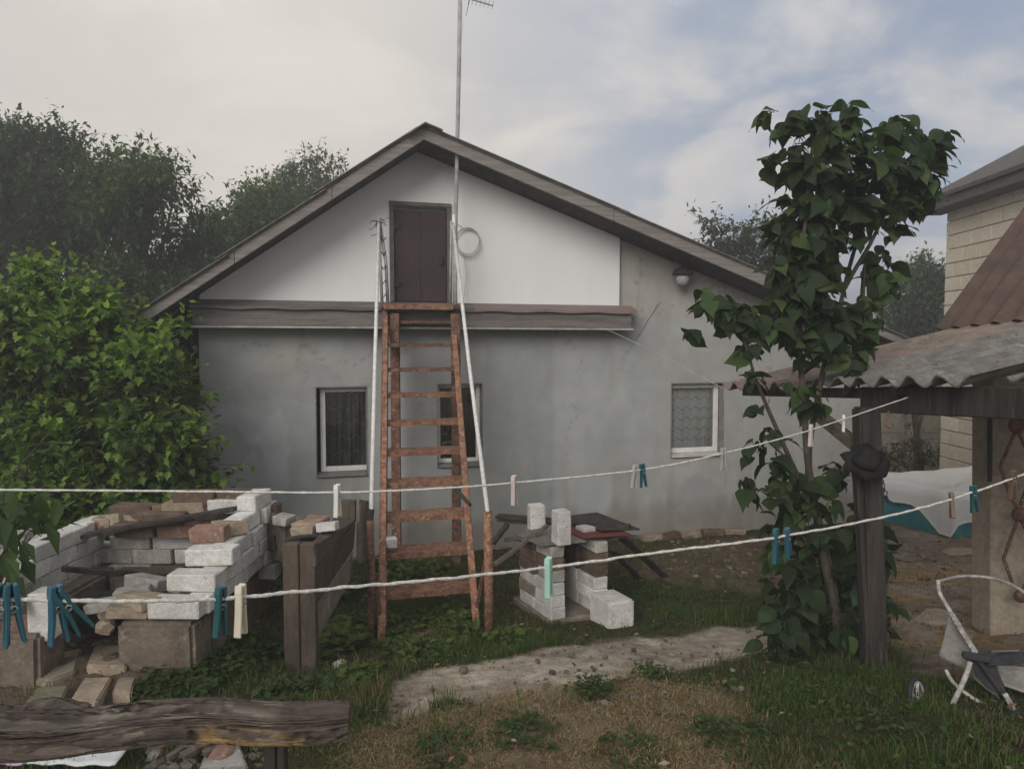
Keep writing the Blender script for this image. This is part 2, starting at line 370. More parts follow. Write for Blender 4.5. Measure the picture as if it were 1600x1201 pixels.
# ------------------------------------------------------------------ HOUSE frame
A = math.atan(.274); HO = Vector((0, 7.6, 0))
HU = Vector((math.cos(A), math.sin(A), 0)); HV = Vector((-math.sin(A), math.cos(A), 0))
def H(u, v, z): return HO + HU*u + HV*v + Vector((0, 0, z))
def wl(px, py, v=0.0):
    r = ray(px, py); o = Vector((0, 0, CH)) - (HO + HV*v); t = -o.dot(HV)/r.dot(HV); p = o + r*t
    return p.dot(HU), p.z
# ================================================================== GROUND
def in_poly_d(x, y, poly):
    """signed distance (positive inside) in metres"""
    n = len(poly); d = np.full(x.shape, 1e9); ins = np.zeros(x.shape, bool)
    for i in range(n):
        ax, ay = poly[i]; bx, by = poly[(i+1) % n]
        ex, ey = bx-ax, by-ay; wx, wy = x-ax, y-ay
        t = np.clip((wx*ex+wy*ey)/(ex*ex+ey*ey+1e-12), 0, 1)
        d = np.minimum(d, np.hypot(wx-ex*t, wy-ey*t))
        c = ((ay > y) != (by > y)) & (x < (bx-ax)*(y-ay)/(by-ay+1e-12)+ax); ins ^= c
    return np.where(ins, d, -d)
def gp(pts): return [tuple(G(*p)[:2]) for p in pts]
PATH = gp([(575, 1135), (592, 1088), (660, 1056), (760, 1030), (880, 1010), (1000, 994), (1100, 982), (1250, 978), (1262, 1000), (1180, 1018), (1060, 1048), (960, 1066), (860, 1088), (720, 1098), (640, 1128)])
DRY = gp([(480, 1230), (555, 1130), (700, 1098), (860, 1082), (1000, 1058), (1110, 1070), (1180, 1120), (1200, 1240), (900, 1330), (560, 1330)])
DIRT = gp([(985, 866), (1180, 838), (1345, 826), (1345, 890), (1225, 935), (1120, 925), (1000, 905)])
YARD = gp([(1370, 815), (1700, 800), (1800, 1040), (1600, 1100), (1430, 1060), (1385, 1000)])
RUB = gp([(-120, 1000), (60, 985), (240, 985), (300, 1050), (215, 1120), (0, 1140), (-160, 1140)])
def sstep(x, a, b): t = np.clip((x-a)/(b-a), 0, 1); return t*t*(3-2*t)
def zones(x, y):
    w = (fbm(x*3, y*3, 11, 4)-.5)*.34
    z = {}
    for k, p, s in (('path', PATH, .05), ('dry', DRY, .13), ('dirt', DIRT, .15), ('yard', YARD, .15), ('rub', RUB, .12)):
        z[k] = sstep(in_poly_d(x, y, p)+w, -s, s)
    return z
def ground():
    xs = np.arange(-4.2, 6.6, .035); ys = np.concatenate([np.arange(1.9, 6.0, .03), np.arange(6.0, 11.5, .06)])
    X, Y = np.meshgrid(xs, ys); x = X.ravel(); y = Y.ravel(); z = zones(x, y)
    hgt = gz(x, y) + (fbm(x*14, y*14, 21, 3)-.5)*.022 + (fbm(x*40, y*40, 31, 2)-.5)*.008
    hgt = hgt - z['path']*.012 - z['dry']*.004
    hgt += z['rub']*(fbm(x*7, y*7, 41, 3)-.45)*.10
    V = np.stack([x, y, hgt], 1)
    def c(a): return np.array(a)[None, :]
    n1 = fbm(x*5, y*5, 51, 4)[:, None]; n2 = fbm(x*16, y*16, 61, 3)[:, None]; n3 = fbm(x*1.3, y*1.3, 71, 3)[:, None]
    col = c((.060, .056, .030))*(.7+.6*n1) + c((.02, .012, .004))*n2
    def mix(col, m, cc): m = m[:, None]; return col*(1-m)+cc*m
    col = mix(col, z['dirt'], c((.16, .12, .085))*(.7+.6*n1))
    yard = c((.27, .215, .165))*(.65+.7*n1)
    col = mix(col, z['yard'], yard)
    gm = (z['yard'][:, None]*sstep(n3, .48, .60))[:, 0]; lp = sstep(fbm(x*1.1+9, y*2.6, 444, 4), .50, .60)*z['yard']; col = mix(col, lp*.8, c((.40, .33, .26))*(.7+.5*n2)); op = sstep(fbm(x*1.6+2, y*2.9, 445, 3), .60, .68)*z['yard']; col = mix(col, op*.8, c((.42, .28, .13))*(.6+.7*n2)); col = mix(col, gm*.9, c((.062, .06, .032))*(.7+.6*n2))
    col = mix(col, z['dry'], c((.20, .15, .095))*(.6+.8*n1))
    col = mix(col, z['rub'], c((.15, .12, .09))*(.55+.8*n1))
    pc = c((.48, .42, .345))*(.68+.55*n1)*(.8+.4*n2)
    lt = sstep(fbm(x*2.0+3, y*2.0, 81, 3), .5, .62)[:, None]; pc = pc*(1-.0*lt)+c((.16, .15, .135))*lt*.9
    col = mix(col, z['path'], pc)
    nx, ny = len(xs), len(ys); i = np.arange(nx*ny).reshape(ny, nx)
    Fq = np.stack([i[:-1, :-1].ravel(), i[:-1, 1:].ravel(), i[1:, 1:].ravel(), i[1:, :-1].ravel()], 1)
    me = npmesh('ground', V, Fq, M_['ground'], np.clip(col, .01, 1), True)
    o = link('ground', me); o['kind'] = 'structure'
    m = MB(); s = 150
    for (x0, x1, y0, y1) in ((-s, s, -s, 1.92), (-s, s, 11.42, s), (-s, -4.18, 1.92, 11.42), (6.52, s, 1.92, 11.42)):
        zz0 = float(np.interp(y0, _hy, _hz))-.02; zz1 = float(np.interp(y1, _hy, _hz))-.02
        if x1-x0 > 700 or True:
            ysr = sorted(set([y0, y1]+[q for q in _hy if y0 < q < y1]))
            for a, b in zip(ysr[:-1], ysr[1:]):
                za = float(np.interp(a, _hy, _hz))-.015; zb = float(np.interp(b, _hy, _hz))-.015
                m.add([(x0, a, za), (x1, a, za), (x1, b, zb), (x0, b, zb)], [(0, 1, 2, 3)])
    o = m.build('far_ground', M_['far_ground']); o['kind'] = 'structure'
ground()
# ================================================================== HAZE: added volume in place of lens flare
def veil():  # even volume added to lift dark tones, imitating a lens flare veil
    m = bpy.data.materials.new('veil'); m.use_nodes = True; N = m.node_tree.nodes; N.clear()
    o = N.new('ShaderNodeOutputMaterial'); v = N.new('ShaderNodeVolumePrincipled')
    v.inputs['Color'].default_value = (.93, .93, .95, 1); v.inputs['Density'].default_value = HAZE; v.inputs['Anisotropy'].default_value = .3
    m.node_tree.links.new(v.outputs[0], o.inputs['Volume'])
    ob = MB().box((0, 0, 3.9), (330, 330, 10)).build('veil', m); ob['kind'] = 'stuff'; tag(ob, 'added thin pale haze filling the air over the yard', 'veil')
veil()
# ================================================================== HOUSE
UL, UR = wl(312, 600)[0], wl(1345, 650)[0]
rl0 = wl(650, 239); rl1 = wl(309, 463); rr1 = wl(968, 370); rr2 = wl(1220, 480)
RIDGE_U = rl0[0]; RIDGE_Z = rl0[1]
SLL = (rl0[1]-rl1[1])/(rl0[0]-rl1[0]); SLR = (rr2[1]-rl0[1])/(rr2[0]-rl0[0])
def rz(u): return RIDGE_Z + (SLL if u < RIDGE_U else SLR)*(u-RIDGE_U)
print('house', UL, UR, RIDGE_U, RIDGE_Z, SLL, SLR, rz(rr1[0]), rr1)
house = thing('village_house', 'single storey grey rendered house with white gable, low asymmetric slate roof and attic door', 'house', HO, A)
wins = []
for (x0, y0, x1, y1) in ((494, 605, 574, 744), (684, 600, 753, 729), (1050, 597, 1129, 713)):
    a = wl(x0, y0); b = wl(x1, y1); xm = (x0+x1)/2
    zt = wl(xm, y0 if x0 != 1050 else 599)[1]; zb = wl(xm, y1)[1]; wins.append((a[0], b[0], zb, zt))
def wall_front():
    ub = {UL, UR, RIDGE_U}; zbk = {-.15, 2.0}
    for w in wins: ub |= {w[0], w[1]}; zbk |= {w[2], w[3]}
    def fill(s, st):
        s = sorted(s); out = []
        for a, b in zip(s[:-1], s[1:]):
            if b-a < 1e-6: continue
            k = max(1, round((b-a)/st)); out += [a+(b-a)*i/k for i in range(k)]
        return np.array(out+[s[-1]])
    us = fill(ub, .028); zs = fill(zbk, .028); top = 36
    nz = len(zs)+top; V = []
    for j in range(nz):
        for u in us:
            if j < len(zs): z = zs[j]
            else: z = 2.0 + (rz(u)-2.0)*(j-len(zs)+1)/top
            V.append((u, z))
    V = np.array(V); nu = len(us); u = V[:, 0]; z = V[:, 1]
    b = (fbm(u*3.5, z*3.5, 201, 4)-.5)*.02
    b += (fbm(u*11, z*11, 206, 3)-.5)*.012
    V3 = np.stack([u, b*.35, z], 1)
    for k, uu in enumerate(us): pass
    base = np.array([[.37, .38, .37]])*np.ones((len(u), 1))
    n1 = fbm(u*.9, z*1.3, 210, 4); n2 = fbm(u*3.3, z*2.4, 220, 4); n3 = fbm(u*6, z*.7, 230, 4)
    col = base*(.80+.35*n1[:, None])*(.9+.2*n2[:, None])
    def mixin(m, c, s=1.0):
        nonlocal col; m = (np.clip(m, 0, 1)*s)[:, None]; col = col*(1-m)+np.array([c])*m
    def blob(px, py, ru, rzz, seed, sharp=.35):
        cu, cz = wl(px, py); d = ((u-cu)/ru)**2+((z-cz)/rzz)**2
        return sstep(1.15-d+(fbm(u*4, z*4, seed, 4)-.5)*2.2, 0, sharp)
    ue = wl(866, 600)[0]; mixin(sstep(u, ue-.02, ue+.04)*sstep(wl(960, 600)[0]-u+.25*n2, 0, .5), (.41, .42, .415), .55)
    mixin(sstep(u, wl(756, 600)[0], wl(762, 600)[0])*sstep(ue-u, -.01, .03), (.30, .31, .30), .5)
    ut = wl(972, 600)[0]; zt = wl(1000, 490)[1]
    mixin(sstep(u, ut-.1, ut+.1)*sstep(z+.12*n2, zt-.05, zt+.12), (.44, .41, .36), .7)          # beige upper right
    mixin(sstep(u, wl(990, 600)[0], wl(1180, 600)[0]), (.42, .41, .375), .55)
    for a in ((380, 660, .35, .22, 301), (395, 745, .30, .4, 302), (430, 690, .12, .35, 303)): mixin(blob(*a), (.50, .51, .53), .55)
    for a in ((350, 700, .22, .2, 304), (480, 600, .5, .18, 305), (1090, 780, .35, .3, 306)): mixin(blob(*a), (.27, .27, .265), .45)
    for a in ((455, 560, .35, .12, 307), (700, 640, .2, .3, 308)): mixin(blob(*a), (.37, .345, .31), .5)
    mixin(sstep(n3, .60, .72)*sstep(wl(800, 700)[1]-z, -.2, .6), (.29, .265, .23), .45)
    mixin(sstep(.30-z+.30*n3, 0, .25), (.22, .19, .155), .6)                                     # browner and darker towards the ground
    gx = np.floor(u*2.6+.5*vnoise(z*1.7, u*0, 250)); gy = np.floor(z*2.2+.4*vnoise(u*1.4, z*0, 251)); pt = vnoise(gx*7.3+.5, gy*5.1+.5, 252)
    col = col*(1+.10*(pt-.5))[:, None]
    cr = sstep(np.abs(fbm(u*1.1, z*1.1, 261, 5)-.5), .006, .0)*sstep(fbm(u*.8, z*.8, 262, 2), .5, .6); mixin(cr, (.20, .19, .17), .6)
    dr = sstep(fbm(u*9, z*.5, 271, 3), .6, .72)*sstep(z, 1.2, 1.9)*sstep(2.15-z, -.1, .1); mixin(dr, (.26, .25, .225), .14)
    i = np.arange(nu*nz).reshape(nz, nu); faces = []
    for j in range(nz-1):
        for k in range(nu-1):
            cu = (us[k]+us[k+1])/2; cz = (V[i[j, k], 1]+V[i[j+1, k], 1])/2
            if j < len(zs)-1 and any(w[0] < cu < w[1] and w[2] < cz < w[3] for w in wins): continue
            faces.append((i[j, k], i[j, k+1], i[j+1, k+1], i[j+1, k]))
    return npmesh('wall', V3, np.array(faces), M_['wall'], col, True)
link('wall', wall_front(), house)
# side and back walls
m = MB(); D = 6.0
for u in (UL, UR):
    s = .12 if u == UL else -.12
    m.hexa([H(u+.001, .02, -.15), H(u+s, .02, -.15), H(u+s, D, -.15), H(u+.001, D, -.15), H(u+.001, .02, rz(u)), H(u+s, .02, rz(u)), H(u+s, D, rz(u)), H(u+.001, D, rz(u))])
m.prism([(UL, -.1), (UR, -.1), (UR, rz(UR)), (RIDGE_U, RIDGE_Z), (UL, rz(UL))], H, D, D+.1)
m.build('side_walls', M_['side'], house)
# lean-to boards left of the corner
for k in range(8):
    ua = UL-1.02+k*.125
    MB().prism([(ua, -.1), (ua+.119, -.1), (ua+.119, rz(ua+.12)-.03), (ua, rz(ua)-.03)], H, .55+random.uniform(0, .012), .58).build('board', M_['darkwood'], house)
# white gable panel around the attic door
d0 = wl(610, 323, -.06); d1 = wl(702, 471, -.06); DU0, DU1 = d0[0], wl(703, 400, -.06)[0]; DZ1 = wl(655, 323, -.06)[1]
zc = wl(640, 483)[1]; G0, G1 = wl(312, 470, -.06)[0], wl(968, 430, -.06)[0]; e = -.004
DZ0 = wl(655, 472, -.06)[1]
MB().prism([(G0, zc), (DU0, zc), (DU0, rz(DU0)+e), (G0, rz(G0)+e)], H, -.06, -.012).build('gable_panel', M_['gable'], house)
MB().prism([(DU1, zc), (G1, zc), (G1, rz(G1)+e), (DU1, rz(DU1)+e)], H, -.06, -.012).build('gable_panel', M_['gable'], house)
MB().prism([(DU0, DZ1), (DU1, DZ1), (DU1, rz(DU1)+e), (RIDGE_U, RIDGE_Z+e), (DU0, rz(DU0)+e)], H, -.06, -.012).build('gable_panel', M_['gable'], house)
# door
dr = MB().prism([(DU0+.035, DZ0), (DU1-.035, DZ0), (DU1-.035, DZ1-.035), (DU0+.035, DZ1-.035)], H, -.04, -.015).build('attic_door', M_['door'], house, bevel=.004)
for a, b in ((0, .5), (.5, 1)):
    w = DU1-DU0-.07; x0 = DU0+.035
    MB().prism([(x0+w*a+.0015, DZ0+.006), (x0+w*b-.0015, DZ0+.006), (x0+w*b-.0015, DZ1-.04), (x0+w*a+.0015, DZ1-.04)], H, -.049, -.0405).build('plank', M_['door'], dr, bevel=.002)
for q in (.2, .8):
    MB().box(H(DU0+.05, -.088, DZ0+(DZ1-DZ0)*q), (.05, .006, .07), Matrix.Rotation(A, 3, 'Z')).build('hinge', M_['dark_metal'], dr)
MB().box(H(DU1-.09, -.062, (DZ0+DZ1)/2-.05), (.03, .03, .09), Matrix.Rotation(A, 3, 'Z')).build('handle', M_['dark_metal'], dr)
fr = MB()
for (a, b, c, d) in ((DU0-.012, DU0+.03, DZ0, DZ1), (DU1-.03, DU1+.012, DZ0, DZ1), (DU0-.012, DU1+.012, DZ1+.002, DZ1+.04)):
    fr.prism([(a, c), (b, c), (b, d), (a, d)], H, -.085, -.052)
fr.build('door_frame', M_['dframe'], house, bevel=.003)
# cornice
ca = wl(300, 481, -.2); cb = wl(990, 486, -.2); cu0, cu1 = ca[0], cb[0]
zt = (wl(300, 484, -.2)[1]+wl(990, 489, -.2)[1])/2; zb = (wl(300, 512, -.2)[1]+wl(990, 516, -.2)[1])/2
print('cornice', cu0, cu1, zt, zb)
MB().prism([(cu0, zb+.022), (cu1-.02, zb+.022), (cu1-.02, zt), (cu0, zt)], H, -.20, -.012).build('cornice_box', M_['cornice'], house, bevel=.004)
tp = MB(); N_ = 30
for k in range(N_):
    a = cu0-.02+(cu1-cu0+.05)*k/N_; b = cu0-.02+(cu1-cu0+.05)*(k+1)/N_; ja = .006*math.sin(k*1.7); jb = .006*math.sin((k+1)*1.7)
    tp.hexa([H(a, -.235, zt+.004+ja), H(b, -.235, zt+.004+jb), H(b, -.061, zt+.075), H(a, -.061, zt+.075), H(a, -.235, zt+.03+ja), H(b, -.235, zt+.03+jb), H(b, -.061, zt+.095), H(a, -.061, zt+.095)])
tq = MB(); tq.v = tp.v[8*18:]; tq.f = [[k-8*18 for k in f] for f in tp.f if min(f) >= 8*18]; tp.f = [f for f in tp.f if max(f) < 8*18]; tp.v = tp.v[:8*18]
tp.build('cornice_cap', M_['cornice'], house); tq.build('cornice_cap', M_['cornice_red'], house)
MB().prism([(cu0-.01, zb), (cu1, zb), (cu1, zb+.02), (cu0-.01, zb+.02)], H, -.222, -.012).build('cornice_lip', M_['greybrick'], house, bevel=.003)
# roof: deck, fascia boards, corrugated sheets
OV = .5
EL = wl(205, 497, -OV)[0]; ER = UR+.35
def roof_side(sgn, u_end):
    u0 = RIDGE_U; sl = SLL if sgn < 0 else SLR
    L_ = abs(u_end-u0); n = max(1, round(L_*math.sqrt(1+sl*sl)/.16))
    for k in range(n):                                   # soffit boards run back from the gable
        a = u0+(u_end-u0)*k/n; b = u0+(u_end-u0)*(k+1)/n*.998+u0*.0-(.003*(1 if u_end > u0 else -1)); j = random.uniform(0, .006)
        za = RIDGE_Z+sl*(a-u0)+j; zb_ = RIDGE_Z+sl*(b-u0)+j
        MB().hexa([H(a, -OV+.02, za+.002), H(b, -OV+.02, zb_+.002), H(b, D+.3, zb_+.002), H(a, D+.3, za+.002), H(a, -OV+.02, za+.022), H(b, -OV+.02, zb_+.022), H(b, D+.3, zb_+.022), H(a, D+.3, za+.022)]).build('soffit_board', M_['soffit'], house)
    zf = lambda u: RIDGE_Z+sl*(u-u0)
    nb = 3
    for k in range(nb):
        a = u0+(u_end-u0)*k/nb; b = u0+(u_end-u0)*(k+1)/nb-(.004*(1 if u_end > u0 else -1)); j = .004*(k % 2)
        MB().prism([(a, zf(a)-.012), (b, zf(b)-.012), (b, zf(b)+.105), (a, zf(a)+.105)], H, -OV-.028-j, -OV-.002-j).build('fascia_board', M_['fascia'], house, bevel=.004)
def corr(name, mat, parent, fn, L_, Wd, pitch=.15, amp=.025, th=.008, rag=0.0, seed=0, nl=6, sg=8):
    """corrugated sheet: fn(l, w, h) -> world; l along the flutes, w across"""
    rr = random.Random(seed); n = max(2, int(round(Wd/pitch*sg))); m = MB(); V = []
    offs = [rr.uniform(-rag, rag)*1.0 for _ in range(n+1)]
    for side in (0, 1):
        for i in range(nl+1):
            for k in range(n+1):
                w = Wd*k/n; l = L_*i/nl
                if i == 0: l += (offs[k]+offs[max(0, k-1)])/2
                h = amp*math.cos(2*math.pi*w/pitch) + side*th
                V.append(fn(l, w, h))
    F_ = []; S = (nl+1)*(n+1)
    for i in range(nl):
        for k in range(n):
            a = i*(n+1)+k; F_.append((a, a+1, a+n+2, a+n+1)); F_.append((S+a, S+a+n+1, S+a+n+2, S+a+1))
    for k in range(n): F_.append((k, S+k, S+k+1, k+1)); a = nl*(n+1)+k; F_.append((a, a+1, S+a+1, S+a))
    for i in range(nl): a = i*(n+1); F_.append((a, a+n+1, S+a+n+1, S+a)); a = a+n; F_.append((a, S+a, S+a+n+1, a+n+1))
    m.add(V, F_); return m.build(name, mat, parent, smooth=False)
roof_side(-1, EL); roof_side(1, ER)
def slope_sheets(sgn, u_end, rows, lift):
    sl = SLL if sgn < 0 else SLR; ca_ = 1/math.sqrt(1+sl*sl); u0 = RIDGE_U
    dirv = Vector(((1 if sgn > 0 else -1)*ca_, (1 if sgn > 0 else -1)*sl*ca_)); nrm = Vector((-dirv.y, dirv.x)) if sgn > 0 else Vector((dirv.y, -dirv.x))
    tot = abs(u_end-u0)/ca_
    for r in range(rows):
        s0 = tot*r/rows; s1 = tot*(r+1)/rows + (.12 if r < rows-1 else .10)
        if sgn > 0 and r == rows-1: pass
        for c in range(6):
            v0 = -OV-.07+c*1.10
            def fn(l, w, h, s0=s0, s1=s1, v0=v0, r=r, c=c):
                s = s1-l; base = .03+lift[r]+.012*(s-s0)/(s1-s0)+(.004 if c % 2 else 0)
                q = Vector((u0, RIDGE_Z)) + dirv*s + nrm*(base+h+.025)
                return H(q.x, v0+w, q.y)
            corr('roof_sheet', M_['slate'], house, fn, s1-s0, 1.13, (.15), .019, .008, .006, r*10+c, 3, 8)
slope_sheets(-1, EL, 3, [.03, .015, .005]); slope_sheets(1, ER, 3, [.03, .035, -.005])
rc = MB(); [rc.hexa([H(RIDGE_U, -OV-.11, RIDGE_Z+.115), H(RIDGE_U+q, -OV-.11, RIDGE_Z+.115+k*q), H(RIDGE_U+q, D+.3, RIDGE_Z+.115+k*q), H(RIDGE_U, D+.3, RIDGE_Z+.115), H(RIDGE_U, -OV-.11, RIDGE_Z+.127), H(RIDGE_U+q, -OV-.11, RIDGE_Z+.127+k*q), H(RIDGE_U+q, D+.3, RIDGE_Z+.127+k*q), H(RIDGE_U, D+.3, RIDGE_Z+.127)]) for q, k in ((-.16, SLL), (.16, SLR))]; rc.build('ridge_cap', M_['slate'], house)
# windows
def window(w, curtain, inset, frame_shift=(0, 0), frame_w=.05, sillm=True):
    u0, u1, z0, z1 = w; rv = MB(); t = .012
    def pr(a, b, c, d, v0, v1): return [(a, c), (b, c), (b, d), (a, d)], H, v0, v1
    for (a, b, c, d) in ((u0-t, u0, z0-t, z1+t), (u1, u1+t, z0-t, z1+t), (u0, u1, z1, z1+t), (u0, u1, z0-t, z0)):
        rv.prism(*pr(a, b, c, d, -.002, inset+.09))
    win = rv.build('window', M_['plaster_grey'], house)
    a, b = u0+frame_shift[0], u1+frame_shift[1]; fb = z0+.035
    f = MB(); fw = frame_w
    for q in ((a, a+fw, fb, z1), (b-fw, b, fb, z1), (a+fw, b-fw, fb, fb+fw), (a+fw, b-fw, z1-fw, z1)):
        f.prism(*pr(*q, inset, inset+.05))
    f.build('frame', M_['pvc'], win, bevel=.004)
    MB().prism(*pr(a+fw-.004, b-fw+.004, fb+fw-.004, z1-fw+.004, inset+.022, inset+.027)).build('pane', M_['glass'], win)
    c = MB(); n = 60
    for k in range(n+1):
        uu = a+(b-a)*k/n; vv = inset+.10+.02*math.sin(k*.7)+.010*math.sin(k*1.9+1)
        c.v += [H(uu, vv, z0+.02), H(uu, vv, z1)]
    for k in range(n): c.f.append([2*k, 2*k+2, 2*k+3, 2*k+1])
    c.build('curtain', M_[curtain], win)
    MB().prism(*pr(a-.1, b+.1, z0-.1, z1+.1, inset+.16, inset+.18)).build('dark_room_panel', M_['black'], win)  # black sheet added for the darkness of the room behind the curtain
    s = MB(); s.hexa([H(u0+.004, -.03, z0+.001), H(u1-.004, -.03, z0+.001), H(u1-.004, inset+.0, z0+.012), H(u0+.004, inset, z0+.012),
                      H(u0+.004, -.03, z0+.018), H(u1-.004, -.03, z0+.018), H(u1-.004, inset, z0+.034), H(u0+.004, inset, z0+.034)])
    s.build('sill', M_['sill' if sillm else 'plaster_grey'], win, bevel=.003)
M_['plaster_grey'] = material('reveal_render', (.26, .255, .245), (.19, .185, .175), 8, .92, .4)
window(wins[0], 'lace_dark', .10, (.035, .06), sillm=False); window(wins[1], 'brown_curtain', .09, (.0, .0), .04, False); window(wins[2], 'lace', .09, (-.06, -.01), .055)
# lamp, coil, cable, mast on the house
def wall_lamp():
    u, z = wl(1064, 432, -.12); c = H(u, -.16, z); t = thing('wall_lamp', 'dark domed outdoor lamp fixed to the wall under the right slope of the roof', 'lamp', H(u, 0, z))
    MB().lathe(c+Vector((0, 0, .02)), [(.005, .085), (.05, .075), (.10, .04), (.115, 0), (.108, -.008)], 18).build('lamp_cap', M_['dark_metal'], t, True)
    MB().lathe(c+Vector((0, 0, -.10)), [(.03, 0), (.06, .02), (.075, .07), (.07, .11)], 16).build('lamp_glass', M_['greypipe'], t, True)
    MB().tube([H(u-.02, -.005, z+.16), H(u-.02, -.1, z+.2), c+Vector((0, 0, .1))], .012, 8).build('bracket', M_['dark_metal'], t, True)
    MB().tube([H(u-.02, -.02, z+.14), H(u-.0, -.03, z+.3)], .008, 6).build('cable', M_['whitepipe'], t)
wall_lamp()
cab = MB(); pts = []
for k in range(13):
    px = 1030-46*k/12; py = 470+75*k/12; u, z = wl(px, py, -.015); pts.append(H(u, -.015-.004*math.sin(k), z))
tag(cab.tube(pts, .004, 5).build('wall_cable', M_['greypipe']), 'thin grey cable running down the wall beside the right end of the cornice', 'cable')
pts = []
for k in range(20):
    px = 940+190*k/19; py = 512+95*(k/19)**1.1; pts.append(P(px, py, 7.45-1.2*k/19))
tag(MB().tube(pts, .003, 4).build('sagging_wire', M_['greypipe']), 'thin wire sagging from the cornice end to the shed roof tip', 'wire')
def mast():
    t = thing('antenna_mast', 'tall thin grey antenna pole rising through the roof right of the ridge', 'antenna', P(712, 470, 7.15))
    p = [P(711, 478, 7.12), P(712, 340, 7.12), P(714.5, 227, 6.98), P(717, 110, 6.94), P(719.5, -40, 6.9)]
    MB().tube(p, .019, 10).build('pole', M_['greypipe'], t, True)
    a = P(719, -6, 6.9); b = P(770, 9, 6.7); d = b-a
    MB().tube([a, b], .008, 6).build('boom', M_['greypipe'], t)
    for k in range(7):
        c = a+d*(.28+.12*k); s = .085-.005*k
        MB().tube([c+Vector((-.01, 0, -s*.55)), c+Vector((.01, .02, s))], .003, 5).build('element', M_['greypipe'], t)
    MB().tube([a+d*.3, P(728, 25, 6.88)], .004, 5).build('stay', M_['greypipe'], t)
    MB().tube([P(721.5, y, 6.9) + Vector((.01*math.sin(y*.05), 0, 0)) for y in range(-5, 60, 8)], .003, 5).build('cable', M_['whitepipe'], t)
mast()
def coil():
    m = MB(); cu, cz = wl(732, 378, -.09); pts = []
    for k in range(120):
        t = 2*math.pi*k/40; r = .115+.012*math.sin(k*.13)+.004*(k//40)
        pts.append(H(cu+r*math.cos(t)*(1+.03*(k//40)), -.085-.004*(k//40), cz+.0+r*1.12*math.sin(t)))
    m.tube(pts, .0035, 5)
    m.tube([H(wl(712, 350)[0], -.09, wl(712, 352)[1]), H(cu-.04, -.088, cz+.125), H(cu+.02, -.088, cz+.128)], .0035, 5)
    u2, z2 = wl(723, 480, -.09); m.tube([H(cu-.05, -.09, cz-.1), H(cu-.02, -.09, cz-.35), H(u2, -.09, z2)], .0025, 5)
    tag(m.build('cable_coil', M_['greypipe']), 'loop of thin cable hanging on the white gable right of the attic door', 'cable')
coil()
